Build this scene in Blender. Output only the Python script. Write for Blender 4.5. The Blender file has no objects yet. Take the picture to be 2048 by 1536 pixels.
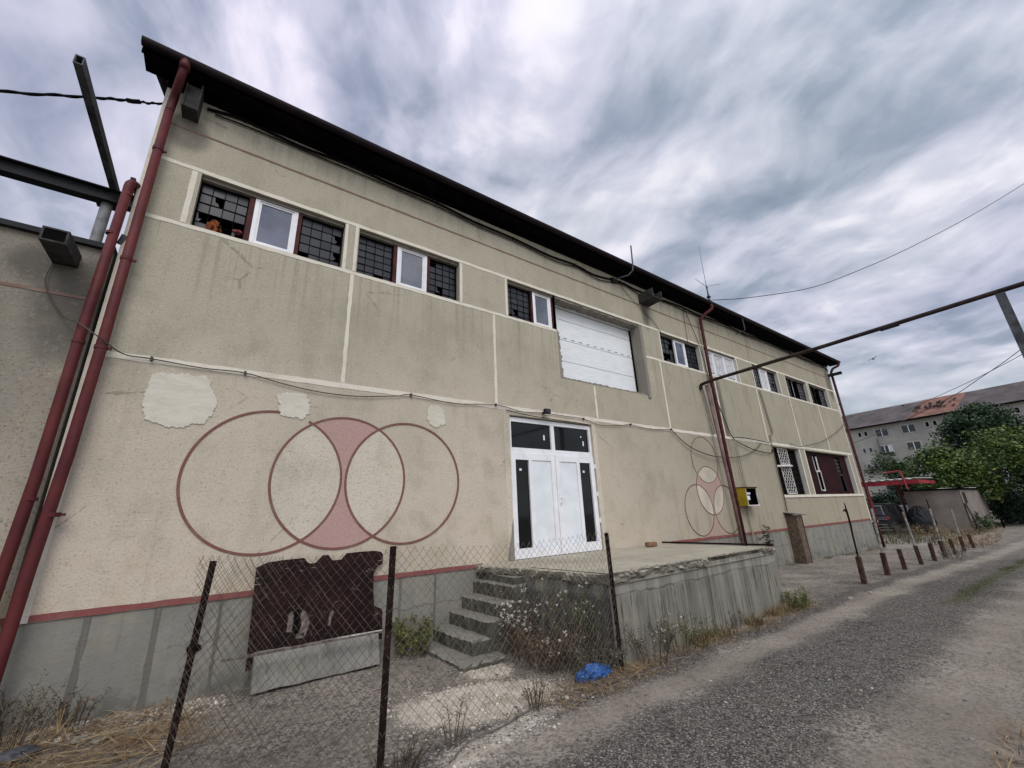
import bpy, math, random
import numpy as np
from mathutils import Vector, Matrix
random.seed(7); RNG = np.random.default_rng(11)
C = bpy.context.scene.collection
SC = bpy.context.scene
R = math.radians

# ------------------------------------------------------------------ helpers
def tag(o, label=None, cat=None, group=None, kind=None):
    if label: o['label'] = label
    if cat: o['category'] = cat
    if group: o['group'] = group
    if kind: o['kind'] = kind
    return o
def thing(name, label, cat, loc=(0, 0, 0), group=None):
    o = bpy.data.objects.new(name, None); C.objects.link(o); o.location = loc; o.empty_display_size = .2
    return tag(o, label, cat, group)
def base_of(o):
    while o is not None and o.parent is not None: o = o.parent
    return Vector(o.location) if o is not None else Vector((0, 0, 0))
def obj(name, verts, faces, mat, parent=None, smooth=False, origin=None):
    """one mesh object from world coordinates; parts share the origin of their thing"""
    b = base_of(parent) if parent is not None else Vector(origin or (0, 0, 0))
    v = np.asarray(verts, dtype=float).reshape(-1, 3) - np.array(b)
    me = bpy.data.meshes.new(name); me.from_pydata(v.tolist(), [], [tuple(int(i) for i in f) for f in faces])
    if isinstance(mat, (list, tuple)):
        for m in mat: me.materials.append(m)
    else: me.materials.append(mat)
    if smooth: me.polygons.foreach_set('use_smooth', [True]*len(me.polygons))
    me.update()
    o = bpy.data.objects.new(name, me); C.objects.link(o)
    if parent is not None: o.parent = parent
    else: o.location = b
    return o
class MB:
    def __init__(s): s.v = []; s.f = []
    def add(s, vs, fs):
        n = len(s.v); s.v += [tuple(p) for p in vs]; s.f += [tuple(i+n for i in f) for f in fs]; return s
    def box(s, x0, x1, y0, y1, z0, z1):
        return s.add([(x0,y0,z0),(x1,y0,z0),(x1,y1,z0),(x0,y1,z0),(x0,y0,z1),(x1,y0,z1),(x1,y1,z1),(x0,y1,z1)],
                     [(0,3,2,1),(4,5,6,7),(0,1,5,4),(1,2,6,5),(2,3,7,6),(3,0,4,7)])
    def bevbox(s, x0, x1, y0, y1, z0, z1, b=.01):
        xs = [(x0+b, x1-b), (x0, x1), (x0, x1), (x0+b, x1-b)]; ys = [(y0+b, y1-b), (y0, y1), (y0, y1), (y0+b, y1-b)]
        zs = [z0, z0+b, z1-b, z1]; V = []; F = []
        for k in range(4):
            (a, c), (d, e) = xs[k], ys[k]
            V += [(a+b,d,zs[k]),(c-b,d,zs[k]),(c,d+b,zs[k]),(c,e-b,zs[k]),(c-b,e,zs[k]),(a+b,e,zs[k]),(a,e-b,zs[k]),(a,d+b,zs[k])]
        for k in range(3):
            for i in range(8): F.append((k*8+i, k*8+(i+1) % 8, (k+1)*8+(i+1) % 8, (k+1)*8+i))
        F.append(tuple(range(7, -1, -1))); F.append(tuple(range(24, 32)))
        return s.add(V, F)
    def bar(s, a, b, w, h, up=(0, 0, 1)):
        a, b = Vector(a), Vector(b); d = (b-a).normalized(); u = Vector(up)
        if abs(d.dot(u)) > .95: u = Vector((0, 1, 0))
        r = d.cross(u).normalized(); u = r.cross(d)
        V = []
        for p in (a, b):
            for i, j in ((-1,-1),(1,-1),(1,1),(-1,1)): V.append(p+r*(i*w/2)+u*(j*h/2))
        return s.add(V, [(0,3,2,1),(4,5,6,7),(0,1,5,4),(1,2,6,5),(2,3,7,6),(3,0,4,7)])
    def tube(s, pts, r, n=8, cap=True):
        pts = [Vector(p) for p in pts]; m = len(pts); rs = r if isinstance(r, (list, tuple)) else [r]*m
        V = []; F = []; pu = None
        for i, p in enumerate(pts):
            d = (pts[min(i+1, m-1)]-pts[max(i-1, 0)]).normalized()
            if pu is None:
                u = Vector((0, 0, 1)) if abs(d.z) < .9 else Vector((0, 1, 0))
            else: u = pu
            rt = d.cross(u).normalized(); u = rt.cross(d).normalized(); pu = u
            for k in range(n):
                t = 2*math.pi*k/n; V.append(p+(rt*math.cos(t)+u*math.sin(t))*rs[i])
        for i in range(m-1):
            for k in range(n): F.append((i*n+k, i*n+(k+1) % n, (i+1)*n+(k+1) % n, (i+1)*n+k))
        if cap: F.append(tuple(range(n-1, -1, -1))); F.append(tuple(range((m-1)*n, m*n)))
        return s.add(V, F)
    def prism_y(s, poly, y0, y1):
        """polygon in XZ extruded along Y"""
        n = len(poly); V = [(x, y0, z) for x, z in poly]+[(x, y1, z) for x, z in poly]
        F = [tuple(range(n)), tuple(range(2*n-1, n-1, -1))]+[(i, i+n, (i+1) % n+n, (i+1) % n) for i in range(n)]
        return s.add(V, F)
    def prism_z(s, poly, z0, z1):
        n = len(poly); V = [(x, y, z0) for x, y in poly]+[(x, y, z1) for x, y in poly]
        F = [tuple(range(n-1, -1, -1)), tuple(range(n, 2*n))]+[(i, (i+1) % n, (i+1) % n+n, i+n) for i in range(n)]
        return s.add(V, F)
    def ring_y(s, cx, cz, r0, r1, y0, y1, a0=0, a1=360, n=96):
        full = abs(a1-a0) >= 360; k = n if full else n+1; V = []; F = []
        for i in range(k):
            t = R(a0+(a1-a0)*i/n); c_, s_ = math.cos(t), math.sin(t)
            V += [(cx+r0*c_,y0,cz+r0*s_),(cx+r1*c_,y0,cz+r1*s_),(cx+r1*c_,y1,cz+r1*s_),(cx+r0*c_,y1,cz+r0*s_)]
        for i in range(n):
            a, b = i*4, ((i+1) % k)*4
            for q in range(4): F.append((a+q, a+(q+1) % 4, b+(q+1) % 4, b+q))
        return s.add(V, F)
    def build(s, name, mat, parent=None, smooth=False, origin=None): return obj(name, s.v, s.f, mat, parent, smooth, origin)
def curve_pts(ctrl, sub=8, jit=0):
    """Catmull-Rom through control points"""
    c = [Vector(p) for p in ctrl]; c = [c[0]*2-c[1]]+c+[c[-1]*2-c[-2]]; out = []
    for i in range(1, len(c)-2):
        for k in range(sub):
            t = k/sub; a, b, d, e = c[i-1], c[i], c[i+1], c[i+2]
            out.append(.5*((2*b)+(-a+d)*t+(2*a-5*b+4*d-e)*t*t+(-a+3*b-3*d+e)*t**3))
    out.append(c[-2])
    if jit: out = [p+Vector((random.uniform(-jit, jit) for _ in range(3))) for p in out]
    return out
def vnoise(x, y, seed=0):
    x = np.asarray(x, float); y = np.asarray(y, float); xi = np.floor(x); yi = np.floor(y); fx = x-xi; fy = y-yi
    def h(a, b):
        t = np.sin(a*127.1+b*311.7+seed*74.7)*43758.5453; return t-np.floor(t)
    u = fx*fx*(3-2*fx); v = fy*fy*(3-2*fy)
    return (h(xi,yi)*(1-u)+h(xi+1,yi)*u)*(1-v)+(h(xi,yi+1)*(1-u)+h(xi+1,yi+1)*u)*v
def fbm(x, y, o=4, seed=0):
    a = 0; w = .5
    for k in range(o): a = a+w*vnoise(np.asarray(x)*2**k, np.asarray(y)*2**k, seed+k*13); w *= .5
    return a

# ------------------------------------------------------------------ materials
class NT:
    def __init__(s, name):
        s.m = bpy.data.materials.new(name); s.m.use_nodes = True; s.t = s.m.node_tree
        s.b = s.t.nodes['Principled BSDF']; s._pos = None
    def n(s, typ, **k):
        nd = s.t.nodes.new(typ)
        for a, v in k.items(): setattr(nd, a, v)
        return nd
    def l(s, a, b): s.t.links.new(a, b)
    def put(s, sock, v):
        if isinstance(v, bpy.types.NodeSocket): s.l(v, sock)
        elif v is not None:
            if isinstance(v, tuple) and len(v) == 3 and sock.type == 'RGBA': v = (*v, 1)
            sock.default_value = v
    @property
    def pos(s):
        if s._pos is None: s._pos = s.n('ShaderNodeNewGeometry').outputs['Position']
        return s._pos
    def local(s): return s.n('ShaderNodeTexCoord').outputs['Object']
    def vec(s, v, sc): 
        m = s.n('ShaderNodeMapping'); s.put(m.inputs['Vector'], v); m.inputs['Scale'].default_value = sc; return m.outputs[0]
    def noise(s, scale, detail=4, rough=.55, v=None, dist=0):
        t = s.n('ShaderNodeTexNoise'); s.put(t.inputs['Vector'], v if v is not None else s.pos)
        t.inputs['Scale'].default_value = scale; t.inputs['Detail'].default_value = detail; t.inputs['Roughness'].default_value = rough
        t.inputs['Distortion'].default_value = dist; return t.outputs['Fac']
    def voro(s, scale, v=None, feat='F1', out='Distance', rnd=1):
        t = s.n('ShaderNodeTexVoronoi', feature=feat); s.put(t.inputs['Vector'], v if v is not None else s.pos)
        t.inputs['Scale'].default_value = scale; t.inputs['Randomness'].default_value = rnd; return t.outputs[out]
    def math(s, op, a, b=None, clamp=False):
        t = s.n('ShaderNodeMath', operation=op, use_clamp=clamp); s.put(t.inputs[0], a)
        if b is not None: s.put(t.inputs[1], b)
        return t.outputs[0]
    def step(s, f, lo, hi, a=0., b=1.):
        t = s.n('ShaderNodeMapRange', interpolation_type='SMOOTHSTEP'); s.put(t.inputs[0], f)
        for i, v in enumerate((lo, hi, a, b)): t.inputs[i+1].default_value = v
        return t.outputs[0]
    def mix(s, a, b, f, mode='MIX'):
        t = s.n('ShaderNodeMix', data_type='RGBA', blend_type=mode); s.put(t.inputs[0], f); s.put(t.inputs[6], a); s.put(t.inputs[7], b); return t.outputs[2]
    def attr(s, name): return s.n('ShaderNodeAttribute', attribute_name=name).outputs['Fac']
    def xyz(s):
        t = s.n('ShaderNodeSeparateXYZ'); s.l(s.pos, t.inputs[0]); return t.outputs
    def island(s): return s.n('ShaderNodeNewGeometry').outputs['Random Per Island']
    def bump(s, h, strength=.4, dist=.01, nrm=None):
        t = s.n('ShaderNodeBump'); s.put(t.inputs['Height'], h); t.inputs['Strength'].default_value = strength; t.inputs['Distance'].default_value = dist
        if nrm is not None: s.l(nrm, t.inputs['Normal'])
        return t.outputs[0]
    def done(s, col, rough=.8, bump=None, metal=0., spec=.5, **k):
        s.put(s.b.inputs['Base Color'], col); s.put(s.b.inputs['Roughness'], rough); s.put(s.b.inputs['Metallic'], metal)
        s.b.inputs['Specular IOR Level'].default_value = spec
        if bump is not None: s.l(bump, s.b.inputs['Normal'])
        for a, v in k.items(): s.put(s.b.inputs[a.replace('_', ' ')], v)
        return s.m
def plain(name, c, rough=.6, var=.25, scale=6, metal=0., spec=.5, bump=0., fine=60, dark=None):
    """a worn surface: two noise scales of tone, optional bump"""
    t = NT(name); a = t.noise(scale, 5, .6); b = t.noise(fine, 3, .6)
    d = dark or tuple(x*(1-var*1.5) for x in c); li = tuple(min(1, x*(1+var*.6)) for x in c)
    col = t.mix(d, li, t.step(a, .3, .7)); col = t.mix(col, d, t.step(b, .62, .8, 0, .5))
    return t.done(col, t.step(a, .2, .8, max(.05, rough-.12), min(1, rough+.1)), t.bump(b, bump, .004) if bump else None, metal, spec)
M = {}
def plume(t, pts):
    """dirt plumes below the spouts: soft elongated patches fixed to the wall"""
    x, y, z = t.xyz(); out = None; wob = t.math('MULTIPLY', t.math('SUBTRACT', t.noise(2.2, 5, .6), .5), 1.1)
    for (px_, pz_, rx_, rz_) in pts:
        d = t.math('ADD', t.math('POWER', t.math('DIVIDE', t.math('SUBTRACT', x, px_), rx_), 2.), t.math('POWER', t.math('DIVIDE', t.math('SUBTRACT', z, pz_), rz_), 2.))
        f = t.step(t.math('ADD', d, wob), 1.15, .1); out = f if out is None else t.math('MAXIMUM', out, f)
    return out
def stucco(name, lo, hi, zsplit=None, speck=.5, plumes=(), clean=1., bright=.75):
    t = NT(name); x, y, z = t.xyz()
    grain = t.noise(46, 3, .7); g2 = t.noise(24, 3, .7); g3 = t.noise(11, 4, .7); mid = t.noise(2.2, 6, .6); big = t.noise(.45, 4, .55)
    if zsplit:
        w_ = t.math('ADD', z, t.step(big, .3, .7, -.9, .9)); col = t.mix(lo, hi, t.step(w_, zsplit[0], zsplit[1]))  # lighter low down: part paint, part ground bounce and eaves shade painted in
        col = t.mix(col, (.315, .29, .215), t.math('MULTIPLY', t.step(x, 4.0, 13.), t.step(z, 4.8, 2.8, .5, .8)))      # darker olive tone towards the right, strongest low down
    else: col = t.mix(lo, hi, t.step(big, .35, .65))
    col = t.mix(col, (.31, .285, .205), t.step(mid, .48, .74, 0, .5)); col = t.mix(col, (.57, .50, .39), t.step(t.noise(1.1, 5, .6), .56, .74, 0, .4))
    col = t.mix(col, (.30, .28, .20), t.step(t.noise(.8, 5, .6, t.vec(t.pos, (1, 1, .7))), .5, .66, 0, .45))
    st2 = t.noise(1.0, 5, .65, t.vec(t.pos, (6, 6, .5)))
    right = t.step(x, 7.5, 11.5, .12, .75)                                 # the far half is visibly more streaked
    col = t.mix(col, (.19, .175, .125), t.math('MULTIPLY', t.math('MULTIPLY', t.step(st2, .52, .72), right), clean))
    dr_ = t.noise(1., 4, .6, t.vec(t.pos, (13, 13, .25))); sill = t.math('MULTIPLY', t.math('MULTIPLY', t.step(z, 3.9, 5.38), t.step(z, 5.42, 5.39)), t.step(dr_, .5, .66)); col = t.mix(col, (.21, .20, .14), t.math('MULTIPLY', sill, .42*clean))
    cr = t.voro(.42, t.vec(t.pos, (1, 1, 1.3)), 'DISTANCE_TO_EDGE', 'Distance'); crk = t.step(t.math('ADD', cr, t.math('MULTIPLY', t.noise(5, 6, .75), .06)), .0335, .0305); col = t.mix(col, (.14, .125, .095), t.math('MULTIPLY', t.math('MULTIPLY', crk, t.step(t.noise(.7, 2), .52, .6)), .45*clean))
    top = t.math('MULTIPLY', t.step(z, 6.6, 7.5), t.step(st2, .4, .62)); col = t.mix(col, (.22, .205, .165), t.math('MULTIPLY', top, .4))
    if plumes: col = t.mix(col, (.07, .066, .057), t.math('MULTIPLY', plume(t, plumes), .65))
    low = t.math('MULTIPLY', t.step(z, 1.9, .95), t.step(t.noise(2.7, 5, .65), .45, .65)); col = t.mix(col, (.42, .34, .20), t.math('MULTIPLY', low, .4*clean))
    col = t.mix(col, (.125, .11, .08), t.step(grain, .54, .66, 0, speck)); col = t.mix(col, (.66, .60, .49), t.step(g2, .56, .70, 0, speck*bright)); col = t.mix(col, (.16, .145, .105), t.step(g3, .56, .72, 0, speck*.55))
    spots = t.voro(5.5); col = t.mix(col, (.08, .07, .055), t.step(spots, .045, .025, 0, .6*clean))
    h = t.math('ADD', grain, t.math('MULTIPLY', g2, 1.4))
    return t.done(col, .95, t.bump(h, .38, .010), spec=.12)
M['stucco'] = stucco('stucco', (.555, .488, .39), (.43, .397, .305), (1.4, 4.6), .42, ((-1.0, 6.85, .28, .35), (8.86, 6.72, .2, .5), (21.6, 6.6, .35, .8), (11.9, 4.4, .22, 1.5)))
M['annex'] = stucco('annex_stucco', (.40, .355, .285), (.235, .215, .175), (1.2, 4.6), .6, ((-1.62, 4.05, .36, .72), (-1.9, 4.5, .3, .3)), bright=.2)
M['cream'] = stucco('cream_stucco', (.62, .56, .455), (.57, .52, .42), None, .45, clean=.3)
M['pink'] = stucco('pink_stucco', (.47, .305, .275), (.44, .29, .26), None, .3, clean=.2)
def stain_band(name, c, dirt, amt=.6):
    t = NT(name); a = t.noise(3.5, 6, .65); b = t.noise(45, 4, .7)
    col = t.mix(c, dirt, t.step(a, .48, .74, 0, amt)); col = t.mix(col, dirt, t.step(b, .56, .72, 0, .55))
    return t.done(col, .9, t.bump(b, .5, .006), spec=.2)
M['band'] = stain_band('white_lime_band', (.70, .66, .55), (.42, .38, .29), .5)
M['red_band'] = stain_band('red_painted_band', (.22, .075, .068), (.25, .19, .15), .5)
M['mural'] = stain_band('mural_line', (.19, .088, .074), (.27, .20, .15), .6)
M['thin_line'] = stain_band('brown_line', (.20, .13, .10), (.26, .22, .17), .6)
t = NT('bare_filler'); a = t.noise(7, 6, .65, None, .6); b_ = t.noise(3.2, 4, .6, t.vec(t.pos, (1, 1, 2.2)), 1.2); col = t.mix((.575, .545, .45), (.63, .60, .50), t.step(b_, .38, .62)); col = t.mix(col, (.49, .45, .355), t.step(a, .54, .72, 0, .6)); M['patch'] = t.done(col, .92, t.bump(t.math('ADD', a, b_), .5, .012), spec=.15)
def concrete(name, c, dirt=(.16, .155, .12), vert=.6, moss=.2, lines=False, warm=0., riser=0., edge=False):
    t = NT(name); x, y, z = t.xyz()
    a = t.noise(1.6, 6, .6); f = t.noise(38, 5, .7); st = t.noise(1.0, 6, .65, t.vec(t.pos, (6.5, 6.5, .32))); st2 = t.noise(1., 5, .6, t.vec(t.pos, (16, 16, .6)))
    col = t.mix(c, tuple(v*1.25 for v in c), t.step(a, .4, .7)); col = t.mix(col, dirt, t.step(st, .5, .68, 0, vert)); col = t.mix(col, (.07, .068, .06), t.step(st2, .58, .74, 0, vert*.9))
    col = t.mix(col, (.40, .38, .33), t.step(t.noise(1., 5, .6, t.vec(t.pos, (9, 9, .5))), .6, .74, 0, vert*.75))
    col = t.mix(col, (.19, .19, .085), t.step(t.noise(2.6, 6, .65), .56, .75, 0, moss))
    col = t.mix(col, (.08, .075, .065), t.step(f, .60, .74, 0, .55)); h = t.math('ADD', f, t.math('MULTIPLY', a, 2))
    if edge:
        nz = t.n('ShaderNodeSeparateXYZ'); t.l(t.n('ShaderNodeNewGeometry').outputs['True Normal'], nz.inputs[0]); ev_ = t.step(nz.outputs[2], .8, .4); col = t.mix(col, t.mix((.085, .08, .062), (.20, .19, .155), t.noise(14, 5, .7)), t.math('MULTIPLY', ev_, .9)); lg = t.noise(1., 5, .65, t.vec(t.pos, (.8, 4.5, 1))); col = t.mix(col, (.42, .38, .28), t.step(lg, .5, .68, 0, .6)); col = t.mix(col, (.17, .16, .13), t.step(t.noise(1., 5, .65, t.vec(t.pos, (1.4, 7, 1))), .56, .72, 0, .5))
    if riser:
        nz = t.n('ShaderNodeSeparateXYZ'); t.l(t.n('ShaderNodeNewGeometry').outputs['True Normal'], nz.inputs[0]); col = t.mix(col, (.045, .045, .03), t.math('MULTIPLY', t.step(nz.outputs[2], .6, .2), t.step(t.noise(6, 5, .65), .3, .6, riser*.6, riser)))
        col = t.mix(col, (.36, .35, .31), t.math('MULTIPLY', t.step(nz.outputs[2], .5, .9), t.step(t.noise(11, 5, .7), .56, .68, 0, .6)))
    if warm:
        col = t.mix(col, (.30, .265, .18), t.step(t.noise(1.3, 5, .6, t.vec(t.pos, (1, 1, 1.6))), .48, .68, 0, warm)); col = t.mix(col, (.115, .115, .10), t.step(t.noise(2.3, 6, .65), .56, .74, 0, .6))
        cr_ = t.math('ABSOLUTE', t.math('SUBTRACT', t.math('ADD', z, t.math('MULTIPLY', t.noise(3.5, 6, .75), .22)), .63)); col = t.mix(col, (.07, .065, .055), t.math('MULTIPLY', t.step(cr_, .009, .003), t.step(t.noise(.9, 2), .45, .55, 0, .7)))
        col = t.mix(col, (.10, .10, .085), t.math('MULTIPLY', t.step(z, .34, .02), t.step(t.noise(5, 5, .65), .42, .6, 0, .75)))
    if lines:
        bx = t.noise(1., 2, .5, t.vec(t.pos, (5.2, 5.2, .02))); col = t.mix(col, tuple(v*.78 for v in c), t.step(bx, .47, .6, 0, .6))
        vb_ = t.voro(1., t.vec(t.pos, (4.1, .01, .01)), 'DISTANCE_TO_EDGE', 'Distance'); col = t.mix(col, (.075, .072, .06), t.step(vb_, .03, .012, 0, .3))
        rr_ = t.noise(1., 5, .75, t.vec(t.pos, (34, 34, .9)), .2); fade = t.step(t.noise(2.6, 4, .6), .38, .62, .15, 1.); col = t.mix(col, (.05, .048, .042), t.math('MULTIPLY', t.step(rr_, .49, .60), t.math('MULTIPLY', fade, .95))); col = t.mix(col, (.40, .385, .33), t.math('MULTIPLY', t.step(t.noise(1., 5, .75, t.vec(t.pos, (27, 27, .8))), .57, .68), t.math('MULTIPLY', fade, .7)))
        jn = t.math('ABSOLUTE', t.math('SUBTRACT', t.math('ADD', z, t.math('MULTIPLY', t.noise(2.4, 5, .7), .16)), .79)); col = t.mix(col, (.06, .058, .05), t.step(jn, .016, .004, 0, .8))
        col = t.mix(col, (.33, .32, .275), t.math('MULTIPLY', t.step(z, .66, .74), t.step(bx, .42, .5, .55, .2)))
    return t.done(col, .93, t.bump(h, .6, .012), spec=.2)
M['plinth'] = concrete('plinth_render', (.215, .21, .18), (.165, .16, .13), .22, .45, warm=.45)
M['dock'] = concrete('dock_concrete', (.215, .208, .168), (.075, .073, .057), .65, .4, True)
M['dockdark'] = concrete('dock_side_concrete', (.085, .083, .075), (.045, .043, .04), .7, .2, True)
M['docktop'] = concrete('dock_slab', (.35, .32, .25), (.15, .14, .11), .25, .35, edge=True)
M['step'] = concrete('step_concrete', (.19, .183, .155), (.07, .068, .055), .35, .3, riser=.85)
M['kerb'] = concrete('old_kerb', (.20, .195, .17), (.075, .07, .06), .6, .6)
M['rough_edge'] = concrete('broken_masonry', (.23, .21, .18), (.10, .09, .08), .5, .1)
M['joint'] = concrete('rough_joint', (.135, .13, .11), (.08, .078, .065), .3, .1)
t = NT('red_sheet_metal'); a = t.noise(2.2, 6, .65); b_ = t.noise(1., 6, .7, t.vec(t.pos, (14, 14, 1.2))); col = t.mix((.07, .011, .013), (.115, .022, .021), t.step(a, .35, .68)); col = t.mix(col, (.15, .06, .05), t.step(b_, .56, .74, 0, .45)); col = t.mix(col, (.05, .018, .014), t.step(t.noise(20, 5, .7), .60, .72, 0, .7))
M['redpipe'] = t.done(col, .6, t.bump(b_, .1, .004), spec=.25)
M['darkpipe'] = plain('dark_rusted_pipe', (.04, .026, .022), .7, .4, 7, 0, .2, .2)
M['redfade'] = plain('faded_red_pipe', (.17, .105, .095), .6, .35, 5)
M['rustred'] = plain('dark_red_rusty_paint', (.075, .018, .015), .65, .4, 9, 0, .2, .15)
M['post'] = plain('rusty_fence_post', (.022, .012, .010), .85, .5, 14, 0, .12, .4)
M['bollard'] = plain('rusty_bollard', (.062, .032, .022), .85, .45, 10, 0, .25, .5)
M['rod'] = plain('pale_rod', (.27, .255, .225), .8, .4, 12, 0, .3, .2)
M['wiremesh'] = plain('rusty_wire', (.15, .122, .095), .7, .45, 10, 0, .3)
M['roofdark'] = plain('dark_roof_sheet', (.006, .006, .009), .8, .4, 4, 0, .06)
M['timber_and_shade'] = plain('dark_eaves_timber_and_shade', (.006, .004, .006), .9, .5, 5, 0, .04)
M['gutter'] = plain('brown_gutter', (.012, .006, .008), .6, .4, 3, 0, .15)
M['steel'] = plain('weathered_steel', (.085, .09, .098), .65, .4, 6, 0, .25)
M['galv'] = plain('pale_steel', (.20, .205, .21), .6, .3, 6, 0, .3)
M['darksteel'] = plain('dark_channel_steel', (.022, .024, .027), .7, .4, 6, 0, .2)
M['greypaint'] = plain('grey_spout', (.05, .05, .049), .8, .4, 8, 0, .2)
M['black'] = plain('black_void', (.004, .004, .004), .95, .2, 3, 0, .05)
M['cable'] = plain('black_cable', (.006, .006, .006), .8, .3, 10, 0, .08)
M['cable_old'] = plain('grey_brown_cable', (.07, .055, .042), .7, .3, 10)
M['pvc'] = plain('white_pvc', (.80, .81, .82), .32, .06, 3, 0, .5)
M['pvcpanel'] = plain('white_pvc_panel', (.74, .78, .80), .38, .06, 3, 0, .5)
M['oldwhite'] = plain('old_white_paint', (.62, .60, .55), .6, .25, 8)
M['gate'] = None
t = NT('sectional_gate_panel'); w = t.noise(1., 5, .7, t.vec(t.pos, (3.2, 3.2, 30))); g = t.noise(1., 4, .7, t.vec(t.pos, (9, 9, 60)))
cc = t.mix((.68, .72, .715), (.82, .845, .835), t.step(w, .3, .7)); cc = t.mix(cc, (.58, .61, .61), t.step(g, .6, .75, 0, .4)); M['gate'] = t.done(cc, .5, t.bump(g, .4, .004))
def glass(name, c, rough=.08, spec=.6, coat=0.):
    t = NT(name); a = t.noise(3, 4, .6); i = t.noise(40, 3, .6)
    col = t.mix(tuple(v*.6 for v in c), tuple(v*1.4 for v in c), t.step(a, .35, .7))
    return t.done(col, t.step(i, .4, .75, rough, rough+.12), t.bump(t.noise(1.2, 2), .03, .02), 0, spec, Coat_Weight=coat, Coat_Roughness=.03)
t = NT('dirty_old_pane'); i = t.island(); M['glass_dirty'] = t.done(t.mix((.011, .013, .016), (.024, .028, .032), i), t.step(i, 0, 1, .25, .4), None, spec=.4)
M['glass_dark'] = glass('dark_door_glass', (.004, .005, .005), .04, .35)
M['glass_new'] = glass('new_casement_glass', (.045, .058, .082), .03, 1., .6)
M['glass_far'] = glass('far_glass', (.02, .024, .028), .06, .5)
M['reveal'] = stain_band('pale_reveal', (.52, .51, .47), (.34, .33, .29), .4)
t = NT('pale_old_pane'); i = t.island(); M['glass_pale'] = t.done(t.mix((.045, .046, .052), (.095, .095, .105), i), .3, None, spec=.5)
M['curtain'] = plain('white_curtain', (.55, .56, .56), .9, .2, 9)
M['brickrag'] = plain('orange_rag', (.22, .065, .022), .9, .7, 22, 0, .2, .6)
M['pinkrag'] = plain('pink_rag', (.35, .08, .09), .9, .5, 12)
M['darkred_panel'] = plain('oxblood_sheet', (.030, .009, .010), .8, .35, 4, 0, .08)
M['fibreboard'] = None
t = NT('brown_scratched_board'); x, y, z = t.xyz(); a = t.noise(3, 5); col = t.mix((.010, .004, .004), (.019, .007, .007), t.step(a, .35, .65))
sc1 = t.noise(1., 6, .75, t.vec(t.pos, (6, 6, 26))); reg = t.noise(2.4, 3, .5); s1 = t.math('MULTIPLY', t.step(sc1, .60, .67), t.step(reg, .48, .58))
sc2 = t.noise(1., 6, .75, t.vec(t.pos, (30, 30, 7))); s2 = t.math('MULTIPLY', t.step(sc2, .62, .68), t.step(t.noise(1.9, 3, .5, t.vec(t.pos, (1, 1, 1.3))), .52, .62))

dd = t.math('ADD', t.math('POWER', t.math('DIVIDE', t.math('SUBTRACT', x, 1.1), .42), 2.), t.math('POWER', t.math('DIVIDE', t.math('SUBTRACT', z, .68), .34), 2.))
sc3 = t.noise(1., 7, .8, t.vec(t.pos, (9, 9, 42)), 1.2); sc4 = t.noise(1., 7, .8, t.vec(t.pos, (38, 38, 10)), 1.); s3 = t.math('MULTIPLY', t.step(t.math('MAXIMUM', sc3, sc4), .60, .66), t.step(dd, 1.3, .3))
col = t.mix(col, (.30, .24, .21), t.math('MULTIPLY', t.math('MAXIMUM', t.math('MAXIMUM', s1, s2), s3), .7)); M['fibreboard'] = t.done(col, .7, None, spec=.12)
M['flake'] = plain('flaked_board', (.16, .135, .115), .9, .5, 24)
t = NT('strand_board'); v = t.voro(1., t.vec(t.pos, (34, 34, 17)), 'F1', 'Color'); sp = t.n('ShaderNodeSeparateColor'); t.l(v, sp.inputs[0])
col = t.mix((.05, .034, .022), (.16, .115, .075), sp.outputs[0]); col = t.mix(col, (.06, .04, .026), t.step(t.noise(3, 5), .5, .72, 0, .7)); M['osb'] = t.done(col, .85, t.bump(sp.outputs[1], .3, .004))
M['yellow'] = plain('yellow_meter_box', (.38, .28, .012), .5, .18, 6)
M['brick'] = plain('old_brick', (.22, .13, .075), .9, .4, 18, 0, .2, .6)
M['bagblue'] = plain('blue_plastic', (.02, .105, .33), .4, .45, 14, 0, .5)
M['stone'] = None
t = NT('gravel_stones'); i = t.island(); col = t.mix((.07, .065, .058), (.28, .26, .23), t.step(i, .05, .8)); col = t.mix(col, (.42, .40, .36), t.step(i, .93, .97)); M['stone'] = t.done(col, .85)
t = NT('rubble_stones'); i = t.island(); col = t.mix((.085, .077, .065), (.33, .295, .245), t.step(i, .0, .8)); col = t.mix(col, (.55, .51, .44), t.step(i, .84, .95)); M['rubble'] = t.done(col, .9, t.bump(t.noise(60), .5, .005))
t = NT('lime_crumbs'); i = t.island(); M['lime'] = t.done(t.mix((.42, .38, .31), (.74, .69, .59), i), .95)
def leafmat(name, a, b, c, sc=.7):
    t = NT(name); n = t.noise(sc, 3, .6); i = t.island(); col = t.mix(a, b, t.step(n, .35, .65)); col = t.mix(col, c, t.step(i, .55, 1., 0, .75))
    return t.done(col, .55, None, 0, .3, Subsurface_Weight=0.)
M['leaf_light'] = leafmat('light_walnut_leaf', (.034, .068, .018), (.105, .165, .036), (.16, .21, .055))
M['leaf_dark'] = leafmat('dark_conifer_leaf', (.008, .022, .012), (.018, .042, .02), (.03, .06, .03))
M['leaf_tall'] = leafmat('tall_tree_leaf', (.014, .034, .018), (.04, .078, .034), (.065, .11, .045))
M['leaf_mid'] = leafmat('mid_leaf', (.018, .04, .014), (.045, .08, .025), (.07, .10, .035))
M['leaf_shrub'] = leafmat('shrub_leaf', (.045, .07, .018), (.12, .14, .035), (.20, .17, .05), 6)
M['weed_brown'] = leafmat('dry_brown_weed', (.032, .020, .012), (.075, .05, .028), (.15, .11, .065), 5)
M['weed_mid'] = leafmat('reddish_weed', (.06, .038, .024), (.12, .08, .05), (.20, .15, .09), 5)
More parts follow.
